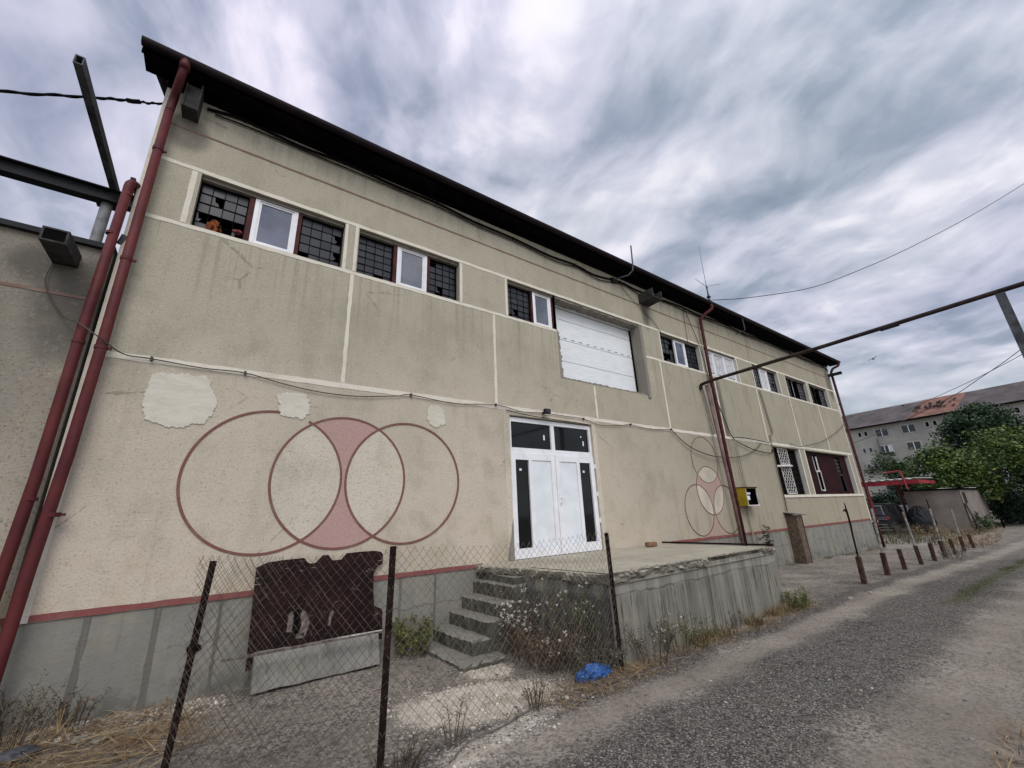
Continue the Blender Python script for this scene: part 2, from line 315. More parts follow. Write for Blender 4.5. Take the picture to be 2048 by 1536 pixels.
M['weed_grey'] = leafmat('grey_weed', (.055, .048, .035), (.11, .095, .065), (.20, .17, .12), 5)
M['flower'] = leafmat('white_seed_head', (.46, .44, .39), (.60, .57, .52), (.66, .63, .58), 5)
M['grass'] = leafmat('roadside_grass', (.032, .042, .012), (.07, .08, .022), (.17, .145, .06), 3)
M['straw'] = leafmat('dry_straw', (.13, .075, .034), (.30, .205, .105), (.50, .40, .24), 5)
M['bark'] = plain('bark', (.06, .048, .036), .95, .4, 8, 0, .2, .6)
# ground: compacted dirt, dark chippings, lime powder and grass tint come from per-vertex cover masks
t = NT('dirt_ground'); gv, wh, gr = t.attr('gravel'), t.attr('lime'), t.attr('grassy')
big = t.noise(.9, 5, .6); mid = t.noise(5, 6, .65); fine = t.noise(48, 5, .75); vf = t.noise(140, 3, .7)
c1n = t.noise(22, 5, .75); dirt = t.mix((.26, .228, .185), (.43, .38, .315), t.step(big, .35, .68)); dirt = t.mix(dirt, (.15, .132, .108), t.step(mid, .48, .70, 0, .6))
cl = t.noise(1.7, 4, .6); den_ = t.step(cl, .35, .62, .45, 1.)            # clods gather in patches
pv = t.voro(30, None, 'F1', 'Color'); ps = t.n('ShaderNodeSeparateColor'); t.l(pv, ps.inputs[0]); pd = t.voro(30)
dirt = t.mix(dirt, (.075, .067, .057), t.math('MULTIPLY', t.step(c1n, .49, .58, 0, .9), den_)); dirt = t.mix(dirt, (.04, .036, .032), t.math('MULTIPLY', t.step(fine, .52, .60, 0, .9), den_)); dirt = t.mix(dirt, (.10, .09, .075), t.step(t.noise(9, 5, .75), .54, .64, 0, .65))
pm = t.math('MULTIPLY', t.math('MULTIPLY', t.step(ps.outputs[0], .62, .70), t.step(pd, .42, .30)), den_); dirt = t.mix(dirt, t.mix((.07, .064, .056), (.40, .365, .31), ps.outputs[1]), t.math('MULTIPLY', pm, .8)); dirt = t.mix(dirt, (.40, .37, .32), t.step(vf, .62, .74, 0, .6)); dirt = t.mix(dirt, (.34, .31, .265), t.step(t.noise(31, 4, .7), .62, .74, 0, .5))
vg = t.voro(70, None, 'F1', 'Color'); sp = t.n('ShaderNodeSeparateColor'); t.l(vg, sp.inputs[0]); vd = t.voro(70)
vg2 = t.voro(26, None, 'F1', 'Color'); sp2 = t.n('ShaderNodeSeparateColor'); t.l(vg2, sp2.inputs[0])
grav = t.mix((.072, .064, .055), (.31, .28, .24), t.step(sp.outputs[0], .1, 1.)); grav = t.mix(grav, (.22, .21, .20), t.step(sp2.outputs[1], .8, .95, 0, .6)); grav = t.mix(grav, (.03, .03, .03), t.step(sp2.outputs[2], .7, .95, 0, .7)); grav = t.mix(grav, (.42, .40, .37), t.step(sp.outputs[1], .94, .98)); grav = t.mix(grav, (.02, .02, .02), t.step(vd, .35, .7, 0, .7))
brk = t.math('ADD', t.math('MULTIPLY', t.math('SUBTRACT', t.noise(3.2, 7, .75), .5), 1.5), t.math('MULTIPLY', t.math('SUBTRACT', t.noise(38, 3, .7), .5), 1.6))
g2 = t.step(t.math('ADD', gv, brk), .05, 1.05); col = t.mix(dirt, grav, t.math('MULTIPLY', g2, .88))
du = t.step(t.math('ADD', t.attr('dust'), t.math('MULTIPLY', brk, .8)), .15, 1.25, 0, .55); col = t.mix(col, t.mix((.28, .24, .19), (.40, .35, .28), t.step(mid, .35, .65)), du)
w2 = t.step(t.math('ADD', wh, t.math('MULTIPLY', brk, .8)), .4, .85); col = t.mix(col, t.mix((.50, .44, .345), (.76, .70, .59), t.step(mid, .35, .65)), t.math('MULTIPLY', w2, .9))
col = t.mix(col, t.mix((.05, .06, .022), (.11, .105, .045), fine), t.step(t.math('ADD', gr, t.math('MULTIPLY', brk, .7)), .45, .85, 0, .75))
hh = t.math('ADD', t.math('MULTIPLY', fine, 1.2), t.math('ADD', vf, t.math('MULTIPLY', t.math('MULTIPLY', vd, g2), -1.6)))
M['ground'] = t.done(col, .95, t.bump(hh, .9, .012), spec=.2)

# ------------------------------------------------------------------ camera
cam = bpy.data.objects.new('camera', bpy.data.cameras.new('camera')); C.objects.link(cam)
yaw, pitch, roll = 6.23650339e-01, 3.11128599e-01, -4.30623662e-02
cy, sy, cp, sp_, cr, sr = math.cos(yaw), math.sin(yaw), math.cos(pitch), math.sin(pitch), math.cos(roll), math.sin(roll)
fwd = Vector((sy*cp, cy*cp, sp_)); rt = Vector((cy, -sy, 0)); up = rt.cross(fwd); r2 = rt*cr+up*sr; u2 = -rt*sr+up*cr
cam.matrix_world = Matrix(((r2.x, u2.x, -fwd.x, 0), (r2.y, u2.y, -fwd.y, -6.0), (r2.z, u2.z, -fwd.z, 1.66), (0, 0, 0, 1)))
cam.data.sensor_width = 36; cam.data.lens = 36*819.464/2048; cam.data.clip_start = .05; cam.data.clip_end = 3000; SC.camera = cam
SC.view_settings.view_transform = 'Standard'; SC.view_settings.look = 'None'; SC.view_settings.exposure = 0.1; SC.view_settings.gamma = 1

# ------------------------------------------------------------------ sky and sun
SUN_EL, SUN_AZ = R(48), R(200)          # azimuth clockwise from +Y: behind and left of the viewer
sdir = Vector((math.sin(SUN_AZ)*math.cos(SUN_EL), math.cos(SUN_AZ)*math.cos(SUN_EL), math.sin(SUN_EL)))
W = bpy.data.worlds.new('World'); SC.world = W; W.use_nodes = True; nt = W.node_tree; nt.nodes.clear()
class WT(NT):
    def __init__(s): s.t = nt; s._pos = None
w = WT()
sky = w.n('ShaderNodeTexSky', sky_type='NISHITA', sun_disc=False, sun_elevation=SUN_EL, sun_rotation=SUN_AZ, altitude=200, air_density=1.3, dust_density=2.)
bg1 = w.n('ShaderNodeBackground'); w.l(sky.outputs[0], bg1.inputs[0]); bg1.inputs[1].default_value = .10
tc = w.n('ShaderNodeTexCoord').outputs['Generated']; sx = w.n('ShaderNodeSeparateXYZ'); w.l(tc, sx.inputs[0])
zz = w.math('ADD', w.math('MAXIMUM', sx.outputs[2], 0.), .30)
cx = w.n('ShaderNodeCombineXYZ'); w.l(w.math('DIVIDE', sx.outputs[0], zz), cx.inputs[0]); w.l(w.math('DIVIDE', sx.outputs[1], zz), cx.inputs[1])
p0 = cx.outputs[0]
def mp(v, rot, sc, loc=(0, 0, 0)):
    m = w.n('ShaderNodeMapping'); w.l(v, m.inputs[0]); m.inputs['Rotation'].default_value = (0, 0, R(rot)); m.inputs['Scale'].default_value = sc; m.inputs['Location'].default_value = loc; return m.outputs[0]
def warp(v, scale, amt, loc):
    t_ = w.n('ShaderNodeTexNoise'); w.l(mp(v, 0, (1, 1, 1), loc), t_.inputs['Vector']); t_.inputs['Scale'].default_value = scale; t_.inputs['Detail'].default_value = 3
    a = w.n('ShaderNodeVectorMath', operation='SUBTRACT'); w.l(t_.outputs['Color'], a.inputs[0]); a.inputs[1].default_value = (.5, .5, .5)
    s = w.n('ShaderNodeVectorMath', operation='SCALE'); w.l(a.outputs[0], s.inputs[0]); s.inputs['Scale'].default_value = amt
    o_ = w.n('ShaderNodeVectorMath', operation='ADD'); w.l(v, o_.inputs[0]); w.l(s.outputs[0], o_.inputs[1]); return o_.outputs[0]
SKY = (3.1, .4)                                                        # offset of the cloud deck
pw = warp(p0, 1.1, .55, (4, 7, 0)); pw2 = warp(pw, 4.0, .06, (1, 2, 0))
off = (SKY[0], SKY[1], 0); sc_a, sc_b = (2.3, 1.75, 1), (5.6, 4.4, 1)
big = w.noise(1., 3, .5, mp(p0, 25, (.9, .65, 1), off))
den = w.noise(1., 7, .5, mp(pw2, 25, sc_a, off))
den2 = w.noise(1., 7, .5, mp(pw2, 25, sc_a, (off[0]+.12, off[1]+.10, 0)))
lump = w.noise(1., 6, .55, mp(pw2, 25, sc_b, off)); lump2 = w.noise(1., 6, .55, mp(pw2, 25, sc_b, (off[0]+.16, off[1]+.14, 0)))
rel = w.math('ADD', w.math('MULTIPLY', w.math('SUBTRACT', den, den2), 1.25), w.math('MULTIPLY', w.math('SUBTRACT', lump, lump2), .62))     # relief: the side of each billow turned to the veiled sun
lum = w.math('ADD', w.math('ADD', w.math('MULTIPLY', big, .85), w.math('MULTIPLY', den, .72)), rel)
rp = w.n('ShaderNodeValToRGB'); w.l(w.step(lum, .31, 1.25), rp.inputs[0]); e = rp.color_ramp.elements
e[0].position = 0.; e[0].color = (.22, .275, .35, 1); e[1].position = 1.; e[1].color = (.90, .905, .94, 1)
for q, c_ in ((.25, (.335, .39, .475)), (.5, (.50, .54, .625)), (.7, (.63, .655, .735)), (.86, (.82, .825, .87))):
    a_ = rp.color_ramp.elements.new(q); a_.color = (*c_, 1)
lav = w.mix(rp.outputs[0], (1.0, .95, 1.05), w.step(w.noise(.6, 3, .5, mp(p0, 0, (1, 1, 1), (9, 2, 0))), .42, .62, 0, 1), 'MULTIPLY')
hz = w.mix(lav, (.64, .68, .71), w.step(sx.outputs[2], .30, .03, 0, .7))
dp = w.n('ShaderNodeVectorMath', operation='DOT_PRODUCT'); w.l(tc, dp.inputs[0]); dp.inputs[1].default_value = sdir
glow = w.math('ADD', w.math('MULTIPLY', w.math('POWER', w.math('MAXIMUM', dp.outputs['Value'], 0.), 2.2), 1.0), 1.)     # unseen cloud glow added behind the viewer to light the facade
bg2 = w.n('ShaderNodeBackground'); w.l(hz, bg2.inputs[0]); w.l(glow, bg2.inputs[1])
mx = w.n('ShaderNodeMixShader'); w.l(w.step(lum, .55, .8, .88, .97), mx.inputs[0]); w.l(bg1.outputs[0], mx.inputs[1]); w.l(bg2.outputs[0], mx.inputs[2])
wo = w.n('ShaderNodeOutputWorld'); w.l(mx.outputs[0], wo.inputs[0])
sun = bpy.data.objects.new('sun', bpy.data.lights.new('sun', 'SUN')); C.objects.link(sun); sun.data.energy = 1.3; sun.data.angle = R(28); sun.data.color = (1, .95, .86)
sun.rotation_euler = (-sdir).to_track_quat('-Z', 'Y').to_euler()

# ------------------------------------------------------------------ ground and gravel road
def smooth(x, a, b):
    t = np.clip((x-a)/(b-a), 0, 1); return t*t*(3-2*t)
def drift(x): return -.025*np.maximum(0, x-9)
def gravel_mask(x, y):
    d = y-drift(x); n = (fbm(x*.9, y*.9, 4, 3)-.47)*.55; d = d+n*.7
    band = lambda c, h: 1-smooth(np.abs(d-c), h*.55, h*1.25)
    g = np.maximum.reduce([band(-3.78, .62), band(-2.62, .17)*smooth(x, .2, 1.4)*.95, band(-5.75, .5)*.8, (1-smooth(x, .9, 2.3))*smooth(-y, 2.35, 2.75)*.9])
    side = (1-smooth(np.abs(d+2.2-.0), .25, .6))*smooth(x, 8.3, 9)*(.3+.5*fbm(x*1.6, y*1.6, 3, 9))
    return np.clip(np.maximum(g, side)*(1-.45*smooth(x, 11, 24)), 0, 1)
def lime_mask(x, y):
    u = (x-2.35)*.86-(y+2.02)*.3; v = (x-2.35)*.3+(y+2.02)*.95
    a = 1-smooth(np.sqrt((u/.82)**2+(v/.55)**2), .55, 1.25)
    b = 1-smooth(np.sqrt(((x-2.85)/.32)**2+((y+1.35)/.3)**2), .5, 1.3)
    e = .75*(1-smooth(np.abs(y+2.72-.16*(x-2)), .05, .28))*smooth(x, 1.2, 1.8)*(1-smooth(x, 2.5, 3.2))
    f = .55*(1-smooth(np.abs(y+.12), .05, .3))*(1-smooth(x, .2, .6))
    return np.maximum.reduce([a, b*.9, e, f])
def dust_mask(x, y):
    d = y-drift(x)+(fbm(x*.7, y*.9, 3, 17)-.47)*.25
    b_ = lambda c, h: 1-smooth(np.abs(d-c), h*.4, h*1.3)
    return np.maximum(b_(-3.0, .20)*smooth(x, 1.2, 3.2), b_(-4.85, .42)*.9)
def grass_mask(x, y):
    d = y-drift(x)*.35+3.98; s = (1-smooth(np.abs(d), .05, .26))*smooth(x, 9.2, 10.5)*.85
    v = smooth(x, 26, 32)*.5*(1-smooth(np.abs(y+1.3), .4, 1.6)); far = smooth(x, 34, 44)*.8*(1-smooth(np.abs(y+2.5), 2, 6)*0)
    dk = .5*(1-smooth(np.abs(y+2.42), .05, .35))*smooth(x, 3.6, 4.2)*(1-smooth(x, 8.3, 8.9))
    return np.maximum.reduce([s, v, far*.6, dk])
def gh(x, y):
    x = np.asarray(x, float); y = np.asarray(y, float)
    h = -.15*smooth(x, 12.5, 22.5)+.05*(1-smooth(x, -1.2, .3))*(1-smooth(-y, .1, 1.2))
    h = h+(fbm(x*1.3, y*1.3, 3, 5)-.45)*.045*smooth(-y, .0, .5)*(1-smooth(x, 30, 60)*.6)+(fbm(x*7, y*7, 2, 8)-.37)*.016
    return h+.018*gravel_mask(x, y)+.012*lime_mask(x, y)-.006
def ghs(x, y): return float(gh(x, y))
xs = np.concatenate([-np.geomspace(420, 3.4, 26), np.arange(-3, 9, .06), np.arange(9, 26, .16), np.geomspace(26, 620, 40)])
ys = np.concatenate([-np.geomspace(420, 7.6, 26), np.arange(-7.3, .3, .06), np.geomspace(.4, 420, 32)])
gx, gy = np.meshgrid(xs, ys, indexing='ij'); gz = gh(gx, gy)
nx, ny = gx.shape
def sheet(name, sel, dz, pts=None):
    idx = np.arange(nx*ny).reshape(nx, ny); ci, cj = np.where(sel)
    f = np.stack([idx[ci, cj], idx[ci+1, cj], idx[ci+1, cj+1], idx[ci, cj+1]], 1)
    used = np.unique(f); rem = -np.ones(nx*ny, int); rem[used] = np.arange(len(used))
    v = np.stack([gx.ravel(), gy.ravel(), gz.ravel()+dz], 1)[used]
    o = obj(name, v, rem[f], M['ground'], smooth=True)
    for nm, fn in (('gravel', gravel_mask), ('lime', lime_mask), ('grassy', grass_mask), ('dust', dust_mask)):
        a = o.data.attributes.new(nm, 'FLOAT', 'POINT'); a.data.foreach_set('value', np.asarray(fn(v[:, 0], v[:, 1]), dtype=np.float32))
    return tag(o, kind='structure')
mxx = (gx[:-1, :-1]+gx[1:, 1:])/2; myy = (gy[:-1, :-1]+gy[1:, 1:])/2
sheet('ground', np.ones((nx-1, ny-1), bool), 0)
sheet('gravel_road', (mxx > -6) & (mxx < 70) & (myy < -2.52+drift(mxx)) & (myy > -6.6+drift(mxx)), .005)

def pebbles(name, pts, sizes, mat, flat=.6):
    """many small irregular convex stones in one mesh"""
    n = len(pts); base = np.array([(-1,-1,-1),(1,-1,-1),(1,1,-1),(-1,1,-1),(-1,-1,1),(1,-1,1),(1,1,1),(-1,1,1)], float)*.58
    V = base[None]*RNG.uniform(.55, 1.25, (n, 8, 3)); V[:, :, 2] *= flat
    a = RNG.uniform(0, 6.28, n); c, s = np.cos(a), np.sin(a); X = V[:, :, 0]*c[:, None]-V[:, :, 1]*s[:, None]; Y = V[:, :, 0]*s[:, None]+V[:, :, 1]*c[:, None]
    V = np.stack([X, Y, V[:, :, 2]], 2)*sizes[:, None, None]+pts[:, None, :]
    F = np.array([(0,3,2,1),(4,5,6,7),(0,1,5,4),(1,2,6,5),(2,3,7,6),(3,0,4,7)]); F = (F[None]+8*np.arange(n)[:, None, None]).reshape(-1, 4)
    return obj(name, V.reshape(-1, 3), F, mat)
def scatter(n, x0, x1, y0, y1, dens, pw=1.):
    px = x0+(x1-x0)*RNG.random(n)**pw; py = RNG.uniform(y0, y1, n); k = RNG.random(n) < dens(px, py); return px[k], py[k]
px, py = scatter(52000, .3, 14, -5.9, -2.2, lambda x, y: gravel_mask(x, y)**1.5*np.clip(1.2-x/14, .15, 1), 1.5)
tag(pebbles('gravel', np.stack([px, py, gh(px, py)+.004], 1), RNG.uniform(.004, .013, len(px)), M['stone']), kind='stuff')
px, py = scatter(42000, -1.2, 24, -6.0, -.05, lambda x, y: np.clip(.16+.35*fbm(x*2, y*2, 3, 4)+.8*(fbm(x*.8, y*.8, 3, 21) > .55)*.6-.05*(y < -2.8), 0, 1), 1.5)
k = ~((px > 3.6) & (px < 8.25) & (py > -2.35)); px, py = px[k], py[k]; sz = RNG.uniform(.003, .010, len(px))*np.where(RNG.random(len(px)) < .06, 2.5, 1)
tag(pebbles('rubble', np.stack([px, py, gh(px, py)+sz*.2], 1), sz, M['rubble'], .5), kind='stuff')
px, py = scatter(9000, 1.2, 3.4, -2.95, -1.1, lambda x, y: lime_mask(x, y)*.55)
p2, q2 = scatter(900, -1.1, .4, -.42, -.03, lambda x, y: .8+0*x); px = np.concatenate([px, p2]); py = np.concatenate([py, q2]); sz = RNG.uniform(.004, .013, len(px))*np.where(RNG.random(len(px)) < .05, 2.3, 1)
tag(pebbles('lime_crumbs', np.stack([px, py, gh(px, py)+sz*.2], 1), sz, M['lime'], .6), kind='stuff')

# ------------------------------------------------------------------ the warehouse
WL, WR, WT_, DEP = -1.34, 21.98, 7.86, 12.0
SILL, HEAD, MID, STR = 5.47, 6.31, 3.553, .911
wh = thing('warehouse', 'long two storey beige roughcast warehouse with circle murals and a dark eaves line', 'building', (10.3, 6, 0))
WIN = [(-.77, 1.12), (1.345, 3.20), (4.31, 5.58), (9.38, 11.28), (11.54, 13.40), (14.49, 16.38), (17.04, 18.93), (19.17, 21.05)]
LOW = [(14.58, 16.6), (17.12, 21.38)]; LZ = (1.94, 3.475)
GATE = (5.58, 8.46, 4.36, 6.31); DOOR = (4.22, 6.345, .955, 3.43)
open_ = [(a, b, SILL, HEAD) for a, b in WIN]+[(a, b, *LZ) for a, b in LOW]+[GATE, DOOR]
xcut = sorted({WL, WR, *[o[0] for o in open_], *[o[1] for o in open_]}); zcut = sorted({STR, WT_, *[o[2] for o in open_], *[o[3] for o in open_]})
b = MB()
for i in range(len(xcut)-1):
    for j in range(len(zcut)-1):
        xm, zm = (xcut[i]+xcut[i+1])/2, (zcut[j]+zcut[j+1])/2
        if any(o[0] < xm < o[1] and o[2] < zm < o[3] for o in open_): continue
        b.add([(xcut[i],0,zcut[j]),(xcut[i+1],0,zcut[j]),(xcut[i+1],0,zcut[j+1]),(xcut[i],0,zcut[j+1])], [(0,1,2,3)])
RV = .30
for a, c_, z0, z1 in open_:                                              # reveals of every opening
    b.add([(a,0,z0),(c_,0,z0),(c_,0,z1),(a,0,z1),(a,RV,z0),(c_,RV,z0),(c_,RV,z1),(a,RV,z1)], [(0,4,5,1),(3,2,6,7),(0,3,7,4),(1,5,6,2)])
RIDGE = 10.6
for x in (WL, WR): b.add([(x,0,STR),(x,DEP,STR),(x,DEP,WT_),(x,DEP/2,RIDGE),(x,0,WT_)], [(0,1,2,3,4)] if x == WL else [(4,3,2,1,0)])
b.add([(WL,DEP,STR),(WR,DEP,STR),(WR,DEP,WT_),(WL,DEP,WT_)], [(3,2,1,0)])
b.build('wall', M['stucco'], wh)
b = MB(); b.box(WL+.01, WR-.01, .012, DEP, -.5, STR-.002); b.build('plinth', M['plinth'], wh)
b = MB(); b.box(WL+.3, WR-.3, .62, DEP-.3, 1.0, WT_-.1); b.build('interior', M['black'], wh)
def band(name, x0, x1, z0, z1, mat, y=-.005): return MB().box(x0, x1, y, .02, z0, z1).build(name, mat, wh)
def rough_band(name, x0, x1, z0, z1, mat, amp=.006, y=-.005, vertical=False):
    """a painted lime band whose long edges waver a little"""
    n = max(2, int(max(x1-x0, z1-z0)/.12)); V = []; F = []
    for i in range(n+1):
        t = i/n
        j = [random.uniform(-amp, amp) for _ in range(2)]
        if vertical: q = [(x0+j[0], z0+(z1-z0)*t), (x1+j[1], z0+(z1-z0)*t)]
        else: q = [(x0+(x1-x0)*t, z0+j[0]), (x0+(x1-x0)*t, z1+j[1])]
        for yy in (y, .02):
            for p in q: V.append((p[0], yy, p[1]))
    for i in range(n):
        a, c_ = i*4, i*4+4
        F += [(a, c_, c_+1, a+1), (a+2, a+3, c_+3, c_+2), (a, a+2, c_+2, c_), (a+1, c_+1, c_+3, a+3)]
    F += [(0, 1, 3, 2), (n*4, n*4+2, n*4+3, n*4+1)]
    return obj(name, V, F, mat, wh)
# white lime bands: corner strips, head line, sill line, storey line, seams and window margins
CL = -1.225
band('corner_band', WL-.004, CL, STR, 7.5, M['band']); rough_band('corner_band', 21.88, WR+.004, STR, 7.4, M['band'], .004, vertical=True)
rough_band('lime_band', CL, 21.88, HEAD+.006, HEAD+.064, M['band'])
rough_band('lime_band', CL, GATE[0]-.02, SILL-.062, SILL-.006, M['band']); rough_band('lime_band', GATE[1]+.03, 21.88, SILL-.062, SILL-.006, M['band'])
rough_band('lime_band', CL, 21.88, MID-.035, MID+.04, M['band'])
for x in (1.29, 3.95, 9.18, 11.8, 14.42, 16.96, 19.6): rough_band('lime_band', x-.026, x+.026, MID+.046, SILL-.068, M['band'], vertical=True)
rough_band('lime_band', 6.535, 6.585, MID+.046, GATE[2]-.04, M['band'], vertical=True)
for x, wd in ((-.845, .06), (1.15, .045), (1.305, .045), (3.235, .05), (4.265, .045), (9.345, .04), (11.315, .04), (11.50, .04), (13.44, .05), (14.45, .05), (16.42, .05), (17.0, .045), (18.97, .045), (19.13, .045), (21.09, .045)):
    rough_band('lime_band', x-wd/2, x+wd/2, SILL, HEAD, M['band'], .004, vertical=True)
for x0, x1 in ((16.61, 16.68), (17.04, 17.11), (21.39, 21.46)): rough_band('lime_band', x0, x1, LZ[0], MID-.04, M['band'], .004, vertical=True)
rough_band('window_sill', LOW[0][0]-.02, 21.88, LZ[0]-.085, LZ[0]-.006, M['band'], .006, y=-.03)
rough_band('door_margin', DOOR[0]-.13, DOOR[0], DOOR[2]+.01, MID-.04, M['cream'], .006, vertical=True)
rough_band('door_margin', DOOR[1], DOOR[1]+.11, DOOR[2]+.01, MID-.04, M['cream'], .006, vertical=True)
rough_band('door_margin', DOOR[0]+.002, DOOR[1]-.002, DOOR[3]+.004, MID-.042, M['cream'], .003)
rough_band('painted_line', CL, 21.88, 6.925, 6.957, M['thin_line'], .005)
rough_band('plinth_stripe', CL, 3.6, STR+.002, STR+.062, M['red_band'], .004); rough_band('plinth_stripe', 8.2, 21.88, STR+.002, STR+.062, M['red_band'], .004)
for i, x in enumerate((-.83, -.30, .24, 2.28, 2.8)):
    rough_band('plinth_joint', x-.026+.01*(i > 1), x+.026-.01*(i > 1), .0, STR-.01, M['joint'], .009, y=.006, vertical=True)
for x in np.arange(8.6, 21.8, .47): rough_band('plinth_joint', x-.006, x+.006, -.2, STR-.01, M['joint'], .005, y=.008, vertical=True)
# three bare filler patches
def blob(cx, cz, rx, rz, seed, n=44, amp=.18):
    out = []
    for i in range(n):
        t = 2*math.pi*i/n; r = 1+amp*(float(fbm(1.7*math.cos(t)+5, 1.7*math.sin(t)+seed, 4, seed))-.47)*2.2+.5*amp*(float(fbm(9*math.cos(t)+5, 9*math.sin(t)+seed, 3, seed+3))-.45)+.55*amp*(float(fbm(24*math.cos(t)+5, 24*math.sin(t)+seed, 3, seed+7))-.45)+random.uniform(-.008, .008)
        s = 1.0/max(abs(math.cos(t)), abs(math.sin(t)))**.45; out.append((cx+rx*r*s*math.cos(t), cz+rz*r*s*math.sin(t)))
    return out
MB().prism_y(blob(-.50, 3.12, .33, .325, 2, 260, .2), -.010, .02).build('filler_patch', M['patch'], wh)
MB().prism_y(blob(.70, 3.185, .205, .19, 5, 200, .36), -.010, .02).build('filler_patch', M['patch'], wh)
MB().prism_y(blob(2.77, 3.255, .16, .175, 9, 180, .38), -.010, .02).build('filler_patch', M['patch'], wh)

# painted murals: circles with cream lenses and a pink field
def lens(c1, c2, r, n=40):
    d = math.dist(c1, c2); a = math.acos(d/2/r); th = math.atan2(c2[1]-c1[1], c2[0]-c1[0])
    p = [(c1[0]+r*math.cos(th-a+2*a*i/n), c1[1]+r*math.sin(th-a+2*a*i/n)) for i in range(n)]
    return p+[(c2[0]+r*math.cos(th+math.pi-a+2*a*i/n), c2[1]+r*math.sin(th+math.pi-a+2*a*i/n)) for i in range(n)]
def disc_minus(c, cuts, r, keep=None, N=200):
    """cells of a fine grid clipped to circle c outside the cut circles, made of thin slabs between exact span ends"""
    b = MB(); z0, z1 = c[1]-r, c[1]+r
    zs = [z0+(z1-z0)*(.5-.5*math.cos(math.pi*i/N)) for i in range(N+1)]
    def spans(z):
        h = math.sqrt(max(0, r*r-(z-c[1])**2)); S = [(c[0]-h, c[0]+h)]
        for q in cuts:
            dd = r*r-(z-q[1])**2
            if dd <= 0: continue
            g = math.sqrt(dd); T = []
            for a, e in S:
                if q[0]+g <= a or q[0]-g >= e: T.append((a, e)); continue
                if q[0]-g > a: T.append((a, q[0]-g))
                if q[0]+g < e: T.append((q[0]+g, e))
            S = T
        return S
    for i in range(N):
        za, zb = zs[i], zs[i+1]; sa, sb = spans(za+1e-6), spans(zb-1e-6); sm = spans((za+zb)/2)
        for k, (m0, m1) in enumerate(sm):
            A = sa[k] if len(sa) == len(sm) else (m0, m1); B = sb[k] if len(sb) == len(sm) else (m0, m1)
            b.add([(A[0],-.0045,za),(A[1],-.0045,za),(B[1],-.0045,zb),(B[0],-.0045,zb)], [(0,1,2,3)])
    return b
r1 = .865; c1, c2, c3 = (.515, 2.215), (1.405, 2.215), (2.305, 2.215)
for q in (c1, c3): MB().prism_y(lens(c2, q, r1), -.0045, .01).build('mural_field', M['cream'], wh)
disc_minus(c2, (c1, c3), r1).build('mural_field', M['pink'], wh)
L = .0145
MB().ring_y(*c1, r1-L, r1+L, -.0080, .01, 86, 86+360-23).build('mural_ring', M['mural'], wh)
MB().ring_y(*c2, r1-L, r1+L, -.0095, .01).build('mural_ring', M['mural'], wh)
MB().ring_y(*c3, r1-L, r1+L, -.0110, .01).build('mural_ring', M['mural'], wh)
r3 = .605; cb = (10.48, 2.08); ca, cc2, cd = (10.48, 2.87), (9.845, 1.615), (11.11, 1.605)
for q in (ca, cc2, cd): MB().prism_y(lens(cb, q, r3), -.0045, .01).build('mural_field', M['cream'], wh)
disc_minus(cb, (ca, cc2, cd), r3).build('mural_field', M['pink'], wh)
b = MB(); zs = np.linspace(STR+.07, 1.47, 24)                            # pink foot between the two lower circles
def foot(z):
    l = cc2[0]+math.sqrt(max(0, r3**2-(z-cc2[1])**2)) if abs(z-cc2[1]) < r3 else cc2[0]
    r_ = cd[0]-math.sqrt(max(0, r3**2-(z-cd[1])**2)) if abs(z-cd[1]) < r3 else cd[0]
    return max(l, cb[0]-.42), min(r_, cb[0]+.42)
for z0, z1 in zip(zs[:-1], zs[1:]):
    a, e = foot(z0), foot(z1)
    if a[1] > a[0] and e[1] > e[0]: b.add([(a[0],-.0045,z0),(a[1],-.0045,z0),(e[1],-.0045,z1),(e[0],-.0045,z1)], [(0,1,2,3)])
b.build('mural_field', M['pink'], wh)
for i, q in enumerate((ca, cb, cc2, cd)): MB().ring_y(*q, r3-.008, r3+.008, -.008-.0015*i, .01).build('mural_ring', M['mural'], wh)

# --- windows
def steel_grid(win, x0, x1, z0, z1, nxp, nzp, y=.13, broken=(), bare=(), bar=.0095, mat=None, pane=None):
    """old steel glazing: a light frame of bars and one pane mesh; some panes broken or gone"""
    b = MB(); fw = .018
    b.box(x0, x0+fw, y-.02, y+.02, z0, z1); b.box(x1-fw, x1, y-.02, y+.02, z0, z1); b.box(x0+fw, x1-fw, y-.02, y+.02, z0, z0+fw); b.box(x0+fw, x1-fw, y-.02, y+.02, z1-fw, z1)
    xs_ = [x0+(x1-x0)*i/nxp for i in range(nxp+1)]; zs_ = [z0+(z1-z0)*i/nzp for i in range(nzp+1)]
    for x in xs_[1:-1]: b.box(x-bar/2, x+bar/2, y-.005, y+.004, z0+fw, z1-fw)
    for z in zs_[1:-1]: b.box(x0+fw, x1-fw, y-.0055, y+.0035, z-bar/2, z+bar/2)
    g = b.build('steel_grid', mat or M['black'], win)
    p = MB()
    for i in range(nxp):
        for j in range(nzp):
            if (i, j) in bare: continue
            a, c_, d, e = xs_[i]+.001, xs_[i+1]-.001, zs_[j]+.001, zs_[j+1]-.001; tx, tz = random.uniform(-.003, .003), random.uniform(-.003, .003)
            Y = lambda x, z: y+.004+tx*(x-a)/(c_-a)+tz*(z-d)/(e-d)
            if (i, j) in broken:
                m1, m2 = random.uniform(.25, .7), random.uniform(.2, .6)
                q = [(a, d), (a+(c_-a)*m1, d), (a+(c_-a)*.55, d+(e-d)*.35), (a+(c_-a)*.3, d+(e-d)*m2), (a+(c_-a)*.22, e), (a, e)]
            else: q = [(a, d), (c_, d), (c_, e), (a, e)]
            p.add([(x, Y(x, z), z) for x, z in q], [tuple(range(len(q)))])
    p.build('panes', M[pane or 'glass_dirty'], win)
    return g
